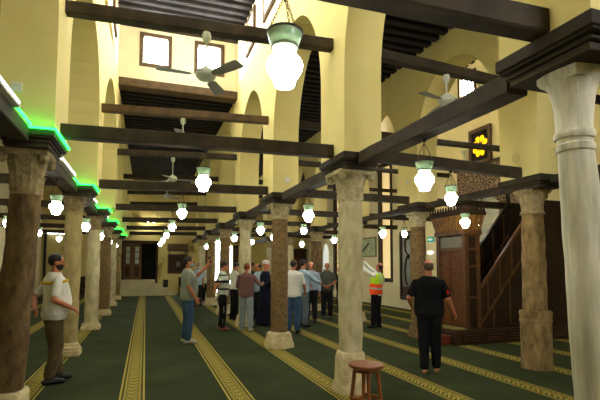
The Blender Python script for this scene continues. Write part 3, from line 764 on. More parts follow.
# ------------------------------------------------------------------ pulpit
t = thing('wooden_pulpit', 'tall carved wooden pulpit with double door and steep stairs beside the wall', 'pulpit', (6.5, 7.95, 0))
PW = 1.0                                                    # width along y
MB().box(-.37, 0, -.13, PW-.22, 0, .26, .012).box(-.34, 0, -.10, PW-.25, .26, .30, .006).box(0, 2.97, -.13, PW+.1, 0, .26).box(0, 2.97, -.10, PW+.08, .26, .30).build('plinth', WALDARK, t)
for i in range(5):
    x0 = -.22+.62*i; g = MB().box(x0, x0+.44, -.138, -.128, .05, .23).build('plinth_grille', BLACK, t)
    for j in range(3): MB().box(x0+.02, x0+.42, -.15, -.136, .075+.055*j, .095+.055*j).build('slat', WALNUT, g)
MB().box(-.33, -.02, .0, PW-.28, .30, .325, .005).build('step_carpet', mottled('gold_step_carpet', (96, 100, 44), (160, 146, 70), 22, .95, .3, 60), t)
EBON0 = mottled('near_black_wood', (22, 17, 13), (34, 26, 19), 6, .6, .3, 40)
# portal
for y0 in (0, PW-.1): MB().box(0, .1, y0, y0+.1, .3, 2.35, .01).build('portal_post', WALNUT, t)
MB().box(.3, .4, 0, .09, .3, 2.35, .01).build('portal_post', WALNUT, t); MB().box(.3, .4, PW-.09, PW, .3, 2.35, .01).build('portal_post', WALNUT, t)
for z0, z1 in ((.34, .95), (1.0, 1.62), (1.67, 2.0), (2.05, 2.3)):
    MB().box(.1, .3, .02, .06, z0, z1, .008).build('side_panel', CARVEDD, t); MB().box(.1, .3, PW-.06, PW-.02, z0, z1, .008).build('side_panel', CARVEDD, t)
for z0 in (.95, 1.62, 2.0, 2.3): MB().box(.08, .32, .01, .07, z0, z0+.05).build('side_rail', WALNUT, t)
for y0, hx in ((.1, .45), (.512, .14)):
    d = MB().box(.03, .08, y0, y0+.388, .33, 1.98, .006).build('door', CARVED, t)
    MB().box(.02, .032, y0+.04, y0+.355, .42, 1.1, .004).build('door_panel', CARVED, d); MB().box(.02, .032, y0+.04, y0+.355, 1.18, 1.9, .004).build('door_panel', CARVED, d)
    MB().torus((.015, y0+(.05 if y0 > .3 else .345), 1.12), .03, .006, (1, 0, 0)).build('door_ring', IRON, d)
MB().box(.05, .075, .46, .54, .33, 1.98).build('door_gap_shade_strip', EBON0, t)  # dark strip added as the shade in the gap between the leaves
MB().box(.01, .09, .1, PW-.1, 1.98, 2.06).build('lintel_rail', WALNUT, t)
MB().box(.03, .07, .12, PW-.12, 2.06, 2.30).build('lintel_panel', mottled('grey_inscription_panel', (96, 92, 82), (130, 124, 108), 30, .5, .3, 60), t)
MB().box(-.03, .43, -.03, PW+.03, 2.33, 2.43, .01).build('lintel', WALNUT, t)
BR = mottled('brass_wood_teeth', (128, 88, 40), (170, 124, 62), 12, .5, .3, 40)
mb = MB()
for tier in range(3):
    n = 10+tier; zz = 2.43+.11*tier; ou = .02+.022*tier
    for i in range(n):
        y = -.02-ou+(PW+.04+2*ou)*(i+.5)/n; mb.loft([[(-ou+.0, y-.024, zz), (-ou+.05, y-.024, zz), (-ou+.05, y+.02, zz), (-ou, y+.02, zz)], [(-ou-.022, y-.036, zz+.11), (.06, y-.036, zz+.11), (.06, y+.036, zz+.11), (-ou-.022, y+.036, zz+.11)]])
    m_ = 5
    for i in range(m_):
        x = -.0-ou+(.43+2*ou)*(i+.5)/m_; mb.loft([[(x-.02, -ou, zz), (x+.02, -ou, zz), (x+.02, -ou+.05, zz), (x-.02, -ou+.05, zz)], [(x-.036, -ou-.022, zz+.11), (x+.036, -ou-.022, zz+.11), (x+.036, .06, zz+.11), (x-.036, .06, zz+.11)]])
mb.build('cornice_teeth', BR, t)
MB().box(.02, .38, .02, PW-.02, 2.43, 2.76).build('frieze_core', WALDARK, t)
MB().box(-.12, .50, -.11, PW+.11, 2.76, 2.84, .01).build('cornice', WALDARK, t)
mb = MB()
for i in range(13): y = -.09+(PW+.18)*i/12; mb.loft([[(-.11, y-.03, 2.84), (-.07, y-.03, 2.84), (-.07, y+.03, 2.84), (-.11, y+.03, 2.84)], [(-.10, y-.006, 2.97), (-.08, y-.006, 2.97), (-.08, y+.006, 2.97), (-.10, y+.006, 2.97)]])
for i in range(8): x = -.09+.55*i/7; mb.loft([[(x-.03, -.10, 2.84), (x+.03, -.10, 2.84), (x+.03, -.06, 2.84), (x-.03, -.06, 2.84)], [(x-.006, -.09, 2.97), (x+.006, -.09, 2.97), (x+.006, -.07, 2.97), (x-.006, -.07, 2.97)]])
mb.build('crest', WALDARK, t)
# stair sides, handrails and steps
def rail(x): return 1.2+1.19*(x-.45)
EBON = mottled('near_black_wood', (22, 17, 13), (34, 26, 19), 6, .6, .3, 40)
for y0, m_ in ((0.02, WALDARK), (PW-.06, EBON)):
    MB().prism([(.4, .3), (2.1, .3), (2.1, rail(2.1)-.75), (.4, rail(.4)-.75)], 1, y0, y0+.04).build('stair_side', CARVEDD if m_ is WALDARK else EBON, t)
    MB().prism([(.4, rail(.4)-.72), (2.1, rail(2.1)-.72), (2.1, rail(2.1)), (.4, rail(.4))], 1, y0+.005, y0+.035).build('balustrade', m_, t)
    MB().beam((.4, y0+.02, rail(.4)), (2.12, y0+.02, rail(2.12)), .07, .06).build('handrail', WALNUT if m_ is WALDARK else EBON, t)
    MB().beam((.4, y0+.02, rail(.4)-.74), (2.12, y0+.02, rail(2.12)-.74), .06, .05).build('stringer', WALNUT, t)
    for i in range(5):
        x = .6+.34*i; MB().beam((x, y0+.0, rail(x)-.7), (x+.0, y0+.0, rail(x)-.03), .03, .03, (1, 0, 0)).build('baluster', WALNUT, t)
    for k_ in range(3):
        x = .75+.45*k_; MB().beam((x, y0-.0, .34), (x, y0-.0, rail(x)-.78), .04, .02, (1, 0, 0)).build('stile', WALNUT, t)
for i in range(8): MB().box(.4+.21*i, .4+.21*(i+1)+.02, .06, PW-.06, .3, .52+.23*i).build('stair_step', WALDARK, t)
# speaker's platform at the wall
for y0 in (.0, PW-.05):
    MB().box(2.1, 2.97, y0, y0+.05, .3, 3.2).build('kiosk_side', EBON if y0 else CARVEDD, t)
for x0 in (2.1, 2.9):
    for y0 in (0, PW-.08): MB().box(x0, x0+.07, y0, y0+.08, 2.3, 4.3, .008).build('kiosk_post', EBON, t)
MB().box(2.1, 2.97, .05, PW-.05, 2.3, 2.38).build('kiosk_floor', WALDARK, t); MB().box(2.02, 2.97, -.08, PW+.08, 4.3, 4.5, .02).build('kiosk_cornice', WALDARK, t)
MB().lathe([(.42, 4.5), (.44, 4.6), (.36, 4.85), (.16, 5.05), (.03, 5.15), (.02, 5.35)], 20, (2.52, PW/2)).build('dome', WALDARK, t, True)
t = thing('step_block', 'low reddish wooden block on carpet before the pulpit base', 'step', (5.9, 8.15, 0))
MB().box(-.2, .2, -.2, .25, 0, .16, .015).build('block', mottled('reddish_wood', (92, 36, 22), (118, 48, 30), 5), t); MB().box(-.22, .22, -.22, .27, .16, .19, .006).build('top', mottled('reddish_wood', (92, 36, 22), (118, 48, 30), 5), t)

# ------------------------------------------------------------------ stool
p = floor_at(366, 365, 2, .52)
t = thing('wooden_stool', 'round reddish wooden stool before the pale stone column', 'stool', (p.x, p.y, 0), .5)
MB().lathe([(.17, .495), (.195, .505), (.2, .52), (.195, .535), (.15, .54), (.02, .535)], 32).build('seat', STOOLW, t, True)
lp = []
for i in range(4):
    a = PI/4+i*PI/2; q0 = Vector((.185*math.cos(a), .185*math.sin(a), 0)); q1 = Vector((.125*math.cos(a), .125*math.sin(a), .5)); lp.append((q0, q1))
    MB().rod(q0, q1, .019, .024, 12).build('leg', STOOLW, t, True)
for i in range(4):
    f_ = .30 if i % 2 else .24; a, b = lp[i], lp[(i+1) % 4]
    MB().beam(a[0].lerp(a[1], f_), b[0].lerp(b[1], f_), .022, .04).build('stretcher', STOOLW, t)
MB().torus((0, 0, .47), .135, .02, n=24).build('apron_ring', STOOLW, t, True)

# ------------------------------------------------------------------ people
SKIN = mottled('tan_skin', (176, 120, 84), (196, 138, 98), 5, .55, .05, 60, spec=.4)
SKINB = mottled('reddish_skin', (170, 102, 68), (190, 120, 82), 5, .5, .05, 60, spec=.4)
HAIRB = mottled('black_hair', (24, 20, 18), (40, 34, 30), 30, .6, .4, 60)
HAIRG = mottled('grey_hair', (110, 104, 96), (140, 134, 124), 30, .7, .4, 60)
HAIRF = mottled('brown_grey_fringe', (74, 58, 46), (100, 82, 66), 30, .7, .4, 60)
HAIRR = mottled('hennaed_hair', (110, 54, 30), (140, 72, 40), 30, .7, .4, 60)
EYEM = plain('dark_eye', (20, 16, 14), .2, .6)
def cloth(name, c1, c2): return mottled(name, c1, c2, 7, .9, .3, 90, lo=.3, hi=.7, spec=.15)
def striped_cloth():
    t = NT('white_black_striped_cloth', .9); v = t.coord(); sx = t.n('ShaderNodeSeparateXYZ'); t.l(v, sx.inputs[0]); z = sx.outputs[2]
    s1 = t.math('MULTIPLY', t.math('GREATER_THAN', z, 1.02), t.math('LESS_THAN', z, 1.07)); s2 = t.math('MULTIPLY', t.math('GREATER_THAN', z, 1.2), t.math('LESS_THAN', z, 1.27))
    s3 = t.math('MULTIPLY', t.math('GREATER_THAN', z, 1.38), t.math('LESS_THAN', z, 1.41))
    n = t.ramp(t.noise(40, v), [(.35, srgb(150, 156, 140)), (.65, srgb(214, 216, 200))])
    t.l(t.mix(t.math('ADD', t.math('ADD', s1, s2), s3), n, srgb(28, 28, 28)), t.b.inputs['Base Color']); MATS['striped'] = t.m; return t.m
WHT = cloth('white_cotton', (206, 204, 192), (222, 220, 208)); GREYT = cloth('heather_grey_cotton', (120, 126, 116), (138, 144, 132))
LBLUE = cloth('light_blue_cotton', (150, 174, 190), (172, 194, 206)); BLUES = cloth('pale_blue_stripe_cotton', (136, 152, 172), (160, 174, 190))
MAROON = cloth('dusty_maroon_cloth', (104, 74, 72), (124, 90, 86)); NAVY = cloth('navy_robe_cloth', (18, 22, 36), (28, 32, 48))
BLK = cloth('black_cotton', (14, 14, 16), (24, 24, 26)); KHAKI = cloth('brown_khaki', (74, 62, 40), (92, 78, 52)); JEANS = cloth('blue_denim', (44, 66, 92), (66, 90, 116))
LJEANS = cloth('pale_grey_denim', (126, 138, 140), (150, 160, 160)); DGREY = cloth('dark_grey_polo', (66, 70, 64), (84, 88, 80)); CHAR = cloth('charcoal_trousers', (26, 26, 28), (38, 38, 40))
SLATE = cloth('slate_blue_trousers', (84, 100, 108), (104, 120, 126)); YELS = cloth('yellow_stripe_cloth', (206, 164, 48), (222, 182, 64))
LIME = cloth('lime_safety_cloth', (196, 236, 40), (212, 246, 60)); ORNG = cloth('orange_safety_cloth', (252, 76, 22), (255, 92, 34)); REFL = cloth('silver_reflective_tape', (176, 180, 176), (200, 204, 200))
SHOEB = plain('black_shoe', (20, 18, 17), .5); SHOEG = plain('grey_sneaker', (150, 142, 124), .7); SHOET = plain('brown_sandal', (120, 76, 50), .7)
STRIPED = striped_cloth()

def remeshed(name, mb, vox, m, parent, wob=0.0, smooth=2):
    me = mb.mesh(name); o = bpy.data.objects.new('tmp', me); COL.objects.link(o)
    r = o.modifiers.new('r', 'REMESH'); r.mode = 'VOXEL'; r.voxel_size = vox; r.use_smooth_shade = True
    if smooth: s = o.modifiers.new('s', 'SMOOTH'); s.factor = .5; s.iterations = smooth
    dg = bpy.context.evaluated_depsgraph_get(); nm = bpy.data.meshes.new_from_object(o.evaluated_get(dg), depsgraph=dg)
    bpy.data.objects.remove(o); bpy.data.meshes.remove(me); nm.name = name
    if wob:
        for v in nm.vertices:
            n = noise.noise(Vector((v.co.x*9, v.co.y*9, v.co.z*6)))+.5*noise.noise(Vector((v.co.x*22, v.co.y*22, v.co.z*16)))
            v.co += v.normal*n*wob
    nm.materials.clear(); nm.materials.append(m)
    nm.polygons.foreach_set('use_smooth', [True]*len(nm.polygons))
    q = bpy.data.objects.new(name, nm); COL.objects.link(q); q.parent = parent
    return q
def hand(mb, wrist, d, pn, side, s=1.0, curl=.5):
    """palm, four unequal fingers and a thumb; d along the hand, pn the palm's facing"""
    d = Vector(d).normalized(); pn = Vector(pn); pn = (pn-d*pn.dot(d)).normalized(); ac = d.cross(pn).normalized()*side
    W = Vector(wrist)
    for u in (-.028, -.010, .010, .028): mb.cap(W+d*.015*s+ac*u*.7*s, W+d*.085*s+ac*u*s, .015*s, .0145*s, 8, 2)
    for u, L in ((-.031, .060), (-.011, .075), (.010, .082), (.030, .074)):
        a = W+d*.088*s+ac*u*s; b = a+(d*math.cos(curl*.6)+pn*math.sin(curl*.6))*L*.5*s; c = b+(d*math.cos(curl*1.5)+pn*math.sin(curl*1.5))*L*.5*s
        mb.cap(a, b, .0105*s, .0098*s, 7, 2); mb.cap(b, c, .0098*s, .0088*s, 7, 2)
    a = W+d*.03*s+ac*.030*s; b = a+(ac*.8+d*.55+pn*.25).normalized()*.042*s; c = b+(d*.85+ac*.2+pn*.4).normalized()*.034*s
    mb.cap(a, b, .014*s, .012*s, 7, 2); mb.cap(b, c, .0115*s, .010*s, 7, 2)
TOR = [(.86, 0, .150, .105), (.93, -.005, .168, .118), (1.0, 0, .165, .115), (1.08, .005, .152, .108), (1.18, .008, .158, .112), (1.28, .01, .172, .122), (1.36, .005, .178, .118), (1.42, -.005, .165, .098), (1.46, -.01, .115, .075), (1.50, -.01, .066, .06)]
HANDS = {}
def person(label, px, py, face, H=1.75, arms=None, shirt=WHT, sleeve='short', legs=None, trousers=CHAR, shoes=SHOEB, skin=SKIN, hair='short', hairm=HAIRB,
           belly=.0, girth=1.0, head=(0, 0, 0), lean=0.0, robe=False, vest=False, beard=None, vox=.013, tuck=False, barefoot=False, stripe=None, pos=None, side_line=False, cap_=False, mask=False):
    p = floor_at(px, py); face += math.degrees(YAW+math.atan((px-CX0)/FOC))
    t = thing('person', label, 'person', (p.x, p.y, 0), -math.radians(face)); s = H/1.75
    t.matrix_basis = Matrix.Translation((p.x, p.y, 0)) @ Matrix.Rotation(-math.radians(face), 4, 'Z')
    S = lambda v: Vector(v)*s
    def bend(v):
        v = Vector(v)
        if v.z < .95: return v
        q = Matrix.Rotation(-lean, 3, 'X') @ (v-Vector((0, 0, .95))); return q+Vector((0, 0, .95))
    def torso(mb, infl, z0, z1, extra=0):
        rings = []
        for z, y, rx, ry in TOR:
            if z < z0-.001 or z > z1+.001: continue
            bl = belly*math.exp(-((z-1.10)/.17)**2)
            ring = []
            for j in range(20):
                a = 2*PI*j/20; ca, sa = math.cos(a), math.sin(a)
                yy = (ry*(girth*.5+.5)+infl)*sa + y + (bl if sa > 0 else bl*.0)*max(0, sa)
                ring.append(tuple(S(bend(((rx*girth+infl+bl*.35)*ca, yy, z)))))
            rings.append(ring)
        mb.loft(rings)
    arms = arms or {}
    A = {}
    for sd, nm in ((1, 'R'), (-1, 'L')):
        d = arms.get(nm, ((.235*sd, -.02, 1.15), (.245*sd, .04, .90)))
        A[nm] = (bend((.180*sd*(.5+.5*girth), -.005, 1.395)), Vector(d[0]), Vector(d[1]), d[2] if len(d) > 2 else None, d[3] if len(d) > 3 else (-sd, .15, 0))
    lg = legs or {}
    Lg = {'R': lg.get('R', ((.10, .015, .49), (.11, -.02, .075))), 'L': lg.get('L', ((-.10, .015, .49), (-.11, -.02, .075)))}
    # head pieces share one transform
    nk = bend((0, -.005, 1.50)); Rh = Matrix.Rotation(math.radians(head[0]), 3, 'Z') @ Matrix.Rotation(math.radians(head[1])-lean*.5, 3, 'X') @ Matrix.Rotation(math.radians(head[2]), 3, 'Y')
    hd = lambda v: S(nk + Rh @ (Vector(v)-Vector((0, -.005, 1.50))))
    b = MB(); torso(b, -.012, .86, 1.50)
    b.cap(S(bend((0, -.012, 1.44))), hd((0, .0, 1.575)), .056*s, .053*s, 12)
    b.ball(hd((0, .0, 1.665)), .074*s, .093*s, .092*s, 18, 12, Rh); b.ball(hd((0, .028, 1.60)), .056*s, .064*s, .066*s, 14, 10, Rh)
    b.ball(hd((0, .068, 1.555)), .028*s, .024*s, .022*s, 10, 8, Rh); b.cap(hd((0, .090, 1.645)), hd((0, .110, 1.612)), .011*s, .017*s, 8)
    b.cap(hd((-.035, .078, 1.662)), hd((.035, .078, 1.662)), .013*s, .013*s, 8); b.cap(hd((-.016, .086, 1.578)), hd((.016, .086, 1.578)), .009*s, .009*s, 8)
    for sx in (-1, 1): b.ball(hd((.077*sx, -.005, 1.625)), .012*s, .024*s, .033*s, 10, 8, Rh)
    for nm in 'RL':
        sh, el, wr, hdv, pn = A[nm]; sd = 1 if nm == 'R' else -1
        b.cap(S(sh), S(el), .050*s, .042*s, 12); b.cap(S(el), S(wr), .041*s, .028*s, 12)
        dv = Vector(hdv) if hdv is not None else (wr-el)
        hand(b, S(wr), dv, pn, 1, s); HANDS[(label, nm)] = t.matrix_basis @ S(wr+dv.normalized()*.10)
        kn, an = Lg[nm]; hp = Vector((.09*sd, 0, .90))
        b.cap(S(hp), S(kn), .082*s, .055*s, 12); b.cap(S(kn), S(an), .052*s, .036*s, 12)
        an = Vector(an); b.cap(S(an+Vector((0, -.03, -.035))), S(an+Vector((.01*sd, .15, -.048))), .036*s, .022*s, 10)
        if barefoot:
            for i_ in range(5): b.cap(S(an+Vector((.01*sd+(i_-2)*.016, .14, -.055))), S(an+Vector((.012*sd+(i_-2)*.018, .19-.012*abs(i_-1.5), -.06))), .012*s, .010*s, 7, 2)
    remeshed('body', b, min(vox, .010), skin, t, 0, 2)
    for sx in (-1, 1): MB().ball(hd((.032*sx, .083, 1.643)), .0125*s, .010*s, .009*s, 10, 8, Rh).build('eye', EYEM, t, True)
    # hair
    if hair in ('short', 'fringe', 'thin'):
        mb = MB().ball((0, -.006, 1.668), .081, .099, .098, 26, 20); vs = []
        for x, y, z in mb.v:
            v = Vector((x, y, z)); c = Vector((0, 0, 1.66)); line = 1.630+.62*y+(.05 if abs(x) < .05 and y > .05 else 0) if y > 0 else 1.575+max(0, (y+.05))*1.1
            k = z > line
            if hair == 'fringe' and (z > 1.70 or y > .03): k = False
            if hair == 'thin' and z > 1.725 and y > -.05: k = False
            vs.append(tuple(hd(v if k else c+(v-c)*.86)))
        mb.v = vs; mb.build('hair', hairm, t, True)
    if beard:
        mb = MB().ball((0, .030, 1.592), .063, .072, .073, 20, 14); vs = []
        for x, y, z in mb.v:
            v = Vector((x, y, z)); c = Vector((0, .02, 1.60)); k = z < 1.598 and y > -.01
            if z > 1.565 and abs(x) < .02 and z < 1.59 and y > .05: k = True
            vs.append(tuple(hd(v if k else c+(v-c)*.9)))
        mb.v = vs; mb.build('beard', beard, t, True)
    if mask: MB().ball(hd((0, .045, 1.588)), .057*s, .066*s, .045*s, 14, 10, Rh).build('face_mask', LBLUE, t, True)
    if cap_:
        mb = MB().lathe([(.083, 1.685), (.090, 1.70), (.086, 1.76), (.062, 1.785), (.02, 1.79)], 22, (0, -.012)); mb.v = [tuple(hd((x, y*1.15, z))) for x, y, z in mb.v]; mb.build('turban_cap', WHT, t, True)
        mb = MB().lathe([(.05, 1.78), (.052, 1.805), (.03, 1.815), (.005, 1.816)], 18, (0, -.012)); mb.v = [tuple(hd((x, y, z))) for x, y, z in mb.v]; mb.build('cap_top', cloth('dark_red_felt', (110, 26, 26), (130, 34, 32)), t, True)
    # clothes
    cl = MB(); infl = .020
    if robe:
        rings = []
        for z, rx, ry in ((.03, .27, .24), (.3, .25, .215), (.6, .225, .185), (.9, .205, .155), (1.1, .195, .15), (1.28, .20, .15), (1.38, .20, .138), (1.44, .155, .10), (1.49, .082, .074)):
            rings.append([tuple(S(bend((rx*math.cos(2*PI*j/28)*(1+.03*math.sin(5*2*PI*j/28)*(z < .9)), ry*math.sin(2*PI*j/28)*(1+.05*math.sin(6*2*PI*j/28)*(z < .9)), z)))) for j in range(28)])
        cl.loft(rings)
    else: torso(cl, infl, .93 if tuck else .86, 1.50)
    for nm in 'RL':
        sh, el, wr, hdv, pn = A[nm]
        if sleeve == 'short' and not robe: e = sh.lerp(el, .72); cl.cap(S(sh), S(e), .062*s, .060*s, 12, 3)
        else:
            k = 1.35 if robe else 1.0
            cl.cap(S(sh), S(el), .066*s*k, .054*s*k, 12); cl.cap(S(el), S(el.lerp(wr, .93)), .053*s*k, .038*s*k*1.15, 12)
    if not robe:                                             # collar
        rings = []
        for z, r in ((1.455, .088), (1.485, .076), (1.505, .070)): rings.append([tuple(S(bend((r*math.cos(2*PI*j/18), r*.95*math.sin(2*PI*j/18)-.01, z)))) for j in range(18)])
        cl.loft(rings)
    g = remeshed('robe' if robe else 'shirt', cl, vox, shirt, t, .006, 2)
    if not robe:
        tr = MB(); torso(tr, .012, .86, 1.0)
        for nm, sd in (('R', 1), ('L', -1)):
            kn, an = Lg[nm]; hp = Vector((.088*sd, -.005, .89))
            tr.cap(S(hp), S(kn), .106*s, .086*s, 14); an2 = Vector(an); tr.cap(S(kn), S(an2+Vector((0, .005, .05))), .085*s, .074*s, 14)
        remeshed('trousers', tr, vox, trousers, t, .007, 2)
        MB().loft([[tuple(S(bend(((.170*girth+.008+belly*.3)*math.cos(2*PI*j/24), (.118*(girth*.5+.5)+.012)*math.sin(2*PI*j/24)+max(0, math.sin(2*PI*j/24))*belly*.75, z)))) for j in range(24)] for z in (.975, 1.01)]).build('belt', SHOEB, t, True) if tuck else None
        if side_line:
            for nm, sd in (('R', 1), ('L', -1)):
                kn, an = Lg[nm]; MB().tube([tuple(S((sd*.178, 0, .88))), tuple(S(Vector(kn)+Vector((sd*.077, 0, 0)))), tuple(S(Vector(an)+Vector((sd*.06, 0, .06))))], .009*s, 6).build('side_stripe', WHT, t)
    if not barefoot:
        for nm, sd in (('R', 1), ('L', -1)):
            an = Vector(Lg[nm][1]); mb = MB()
            mb.cap(S(an+Vector((0, -.045, -.032))), S(an+Vector((.012*sd, .165, -.042))), .045*s, .036*s, 12); mb.cap(S(an+Vector((.0, .06, -.032))), S(an+Vector((.012*sd, .13, -.040))), .050*s, .044*s, 12)
            mb.v = [(x, y, max(z, .004)) for x, y, z in mb.v]
            remeshed('shoe', mb, .010, shoes, t, 0, 2)
    if vest:
        for nm_, z0, z1, m_ in (('vest_upper', 1.18, 1.46, LIME), ('vest_lower', .90, 1.18, ORNG)):
            rings = []
            for i in range(7):
                z = z0+(z1-z0)*i/6; q = [r for r in TOR]; k = max(0, min(len(q)-2, sum(1 for r in q if r[0] <= z)-1)); f_ = (z-q[k][0])/(q[k+1][0]-q[k][0]); y, rx, ry = [q[k][a]+(q[k+1][a]-q[k][a])*f_ for a in (1, 2, 3)]
                bl = belly*math.exp(-((z-1.07)/.13)**2)
                rings.append([tuple(S(bend(((rx*girth+.036+bl*.35)*math.cos(2*PI*j/24), (ry*(girth*.5+.5)+.038)*math.sin(2*PI*j/24)+y+bl*max(0, math.sin(2*PI*j/24)), z)))) for j in range(24)])
            MB().loft(rings).build(nm_, m_, t, True)
        rg = lambda z, e: [tuple(S(bend((( .165*girth+e+belly*.3)*math.cos(2*PI*j/24), (.116+e+.004)*math.sin(2*PI*j/24)+.004+belly*.8*max(0, math.sin(2*PI*j/24)), z)))) for j in range(24)]
        for z in (1.04,): MB().loft([rg(z, .043), rg(z+.045, .043)]).build('reflective_band', REFL, t, True)
        for sx in (-.09, .09):
            for sy in (-1, 1): MB().tube([tuple(S(bend((sx, sy*.158, 1.18)))), tuple(S(bend((sx, sy*.160, 1.32)))), tuple(S(bend((sx, sy*.135, 1.43))))], .018, 6).build('reflective_strap', REFL, t)
    if stripe:
        mb = MB(); pts = []
        for j in range(25):
            a = 2*PI*j/24; pts.append(tuple(S(bend(((.176*girth+.026)*math.cos(a), (.115*(girth*.5+.5)+.024)*math.sin(a), 1.372+.02*math.sin(a))))))
        mb.tube(pts, .022*s, 6); mb.build('chest_stripe', stripe, t, True)
    return t
IR = 90   # facing the right of the photograph
person('person in white polo with yellow shoulder band and brown trousers, hands at waist', 51, 383, IR-12, 1.80,
       {'R': ((.275, -.06, 1.14), (.225, .19, 1.01), (-.5, .7, -.4), (-.6, -.3, -.5)), 'L': ((-.27, -.20, 1.16), (-.03, -.22, 1.0), (.8, .1, -.3), (0, -1, 0))},
       WHT, 'short', {'R': ((.10, .03, .49), (.10, -.05, .075)), 'L': ((-.10, .05, .49), (-.12, .10, .075))}, KHAKI, SHOEB, SKINB, 'short', HAIRB, .085, 1.15, (-6, -2, 0), 0, beard=HAIRB, vox=.010, stripe=YELS)
person('person in grey t-shirt and jeans raising a phone beside the second stripe', 187, 343, IR-12, 1.83,
       {'R': ((.24, -.04, 1.15), (.23, .10, .92)), 'L': ((-.22, .24, 1.36), (-.13, .44, 1.58), (.05, .3, .9), (.9, .3, 0))}, GREYT, 'short', None, JEANS, SHOEG, SKINB, 'short', HAIRB, .07, 1.12, (-8, 0, 0), mask=True, vox=.011)
person('person in white shirt with black stripes and dark tracksuit trousers, hands behind back', 222, 330, IR-8, 1.74,
       {'R': ((.26, -.14, 1.17), (.05, -.20, 1.0), (-.8, 0, -.3), (0, -1, 0)), 'L': ((-.26, -.14, 1.17), (-.06, -.17, 1.02), (.8, 0, -.3), (0, -1, 0))}, STRIPED, 'short', None, BLK, SHOET, SKINB, 'short', HAIRB, .03, 1.0, (0, -14, 0), side_line=True, vox=.012)
person('person in white long-sleeved shirt and black trousers, head bowed, behind striped-shirt visitor', 234, 320, IR-25, 1.74,
       {'R': ((.24, .04, 1.16), (.14, .27, 1.10)), 'L': ((-.24, .04, 1.16), (-.08, .28, 1.10))}, WHT, 'long', None, BLK, SHOEB, SKIN, 'short', HAIRB, .04, 1.0, (0, -22, 0), tuck=True)
person('person with reddish hair in dusty maroon shirt and pale jeans, back turned', 246, 331, 18, 1.70,
       {'R': ((.33, .10, 1.20), (.34, .34, 1.20)), 'L': ((-.25, .02, 1.15), (-.20, .22, 1.05))}, MAROON, 'long', None, LJEANS, SHOEG, SKINB, 'short', HAIRR, .04, 1.08, (0, -6, 0))
person('dark haired person in navy shirt mostly hidden behind the maroon shirt', 251, 316, IR-15, 1.74, None, NAVY, 'long', None, CHAR, SHOEB, SKINB, 'short', HAIRB, 0, 1.0, (0, -6, 0))
person('person in light blue shirt facing left between maroon shirt and robed man', 258, 319, 235, 1.70, None, LBLUE, 'short', None, CHAR, SHOEB, SKINB, 'thin', HAIRB, .04, 1.0)
person('robed person in long navy robe and white cap beside brown granite column', 265, 325, IR-14, 1.76,
       {'R': ((.25, .02, 1.15), (.12, .24, 1.05)), 'L': ((-.25, .02, 1.15), (-.06, .25, 1.05))}, NAVY, 'long', None, CHAR, SHOEB, SKINB, None, HAIRB, .04, 1.1, (0, -6, 0), robe=True, cap_=True)
person('person in untucked white short-sleeved shirt and jeans, back turned, near granite column', 293, 333, 16, 1.78,
       {'R': ((.27, .02, 1.14), (.25, .20, .96)), 'L': ((-.25, .02, 1.14), (-.2, .2, .98))}, WHT, 'short', None, JEANS, SHOEB, SKINB, 'thin', HAIRB, .04, 1.1, (-20, -6, 0))
person('dark haired person in light blue long-sleeved shirt reaching out an arm', 303, 327, 52, 1.80,
       {'R': ((.22, .22, 1.22), (.14, .46, 1.15)), 'L': ((-.22, .1, 1.16), (-.2, .3, 1.1))}, LBLUE, 'long', None, SLATE, SHOEB, SKINB, 'short', HAIRB, .02, 1.0, (-10, -4, 0))
person('bald person in pale blue shirt and black trousers facing the viewer', 311, 322, 178, 1.76,
       {'R': ((.25, .04, 1.15), (.20, .22, 1.02)), 'L': ((-.25, 0, 1.15), (-.24, .08, .90))}, BLUES, 'long', None, CHAR, SHOEB, SKINB, 'fringe', HAIRB, .03, 1.0, tuck=True)
person('bald person in white shirt half hidden behind the folded-hands man', 321, 304, 182, 1.72, None, WHT, 'long', None, CHAR, SHOEB, SKINB, 'fringe', HAIRG, .05, 1.05, (0, -6, 0))
person('bald person in dark grey polo with hands folded in front', 327, 318.5, 178, 1.74,
       {'R': ((.27, .02, 1.16), (.06, .22, 1.02), (-.8, .1, -.4), (0, -1, .3)), 'L': ((-.27, .02, 1.16), (-.05, .24, 1.04), (.8, .1, -.4), (0, -1, .3))}, DGREY, 'short', None, CHAR, SHOEB, SKINB, 'fringe', HAIRG, .09, 1.12)
person('person in black partly hidden behind the pale stool-side column', 340, 313, 250, 1.62,
       {'R': ((.25, .04, 1.18), (.10, .26, 1.2)), 'L': ((-.25, .04, 1.18), (-.08, .26, 1.2))}, BLK, 'long', None, BLK, SHOEB, SKIN, 'short', HAIRB, .02, 1.0)
person('distant person in white shirt and dark trousers near the bright doorway', 206, 303, 180, 1.74, None, WHT, 'short', None, CHAR, SHOEB, SKINB, 'short', HAIRB, .02, 1.0)
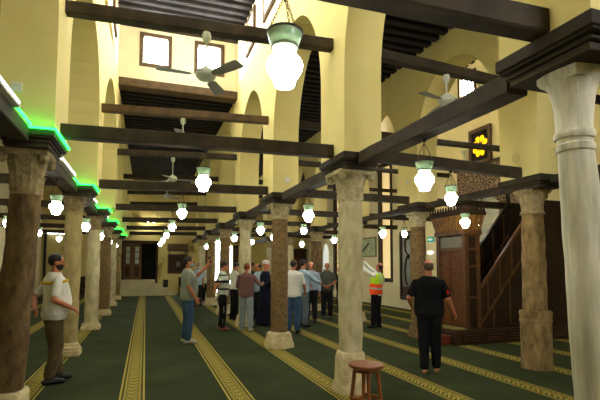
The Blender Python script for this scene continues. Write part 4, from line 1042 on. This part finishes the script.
person('distant person in pale blue shirt just behind the man raising a phone', 197.5, 306, 150, 1.72, None, LBLUE, 'short', None, CHAR, SHOEB, SKIN, 'short', HAIRG, .02, 1.0, mask=True)
person('person in lime and orange safety vest reaching up with a device', 376.5, 328, -62, 1.74,
       {'R': ((.20, .26, 1.56), (.09, .43, 1.78), (-.1, .35, .9), (-.7, .5, 0)), 'L': ((-.20, .26, 1.56), (-.05, .45, 1.82), (.1, .35, .9), (.7, .5, 0))}, WHT, 'long', {'R': ((.10, .02, .49), (.11, -.02, .075)), 'L': ((-.10, .02, .49), (-.12, .02, .075))}, BLK, SHOEB, SKINB, 'fringe', HAIRB, .04, 1.0, (0, 22, 0), -.08, vest=True)
pb = person('barefoot bald person in black polo and black trousers, back turned, facing the pulpit', 430, 373, 6, 1.74,
       {'R': ((.30, -.03, 1.14), (.36, .14, .94), (.3, .6, -.7), (-.8, .2, -.3)), 'L': ((-.30, -.04, 1.15), (-.30, .18, 1.02))}, BLK, 'short', {'R': ((.09, .03, .49), (.09, .06, .075)), 'L': ((-.09, .0, .49), (-.07, -.08, .075))}, BLK, SHOEB, SKINB, 'fringe', HAIRF, .06, 1.2, (0, -3, 0), barefoot=True, vox=.010)
MB().ball((.285, -.065, 1.24), .022, .014, .045, 10, 8).build('sleeve_badge', cloth('red_badge', (190, 30, 24), (206, 40, 30)), pb, True)

# what they hold
hl = [k for k in HANDS if 'raising a phone' in k[0] and k[1] == 'L'][0]; q = HANDS[hl]
o = MB().box(-.037, .037, -.005, .005, -.06, .09, .004).build('phone', BLACK); o.location = q; o.rotation_euler = (.1, 0, -.9); tag(o, 'dark phone held up by the man in grey t-shirt', 'phone')
ks = [k for k in HANDS if 'safety vest' in k[0]]; q = (HANDS[ks[0]]+HANDS[ks[1]])/2+Vector((-.03, .03, .05))
o = MB().box(-.02, .02, -.012, .012, -.08, .42, .005).box(-.03, .03, -.016, .016, -.14, -.06, .005).build('handheld_wand', BLACK); o.location = q; o.rotation_euler = (.1, .65, -.4); tag(o, 'dark slender device held up by the person in safety vest', 'device')
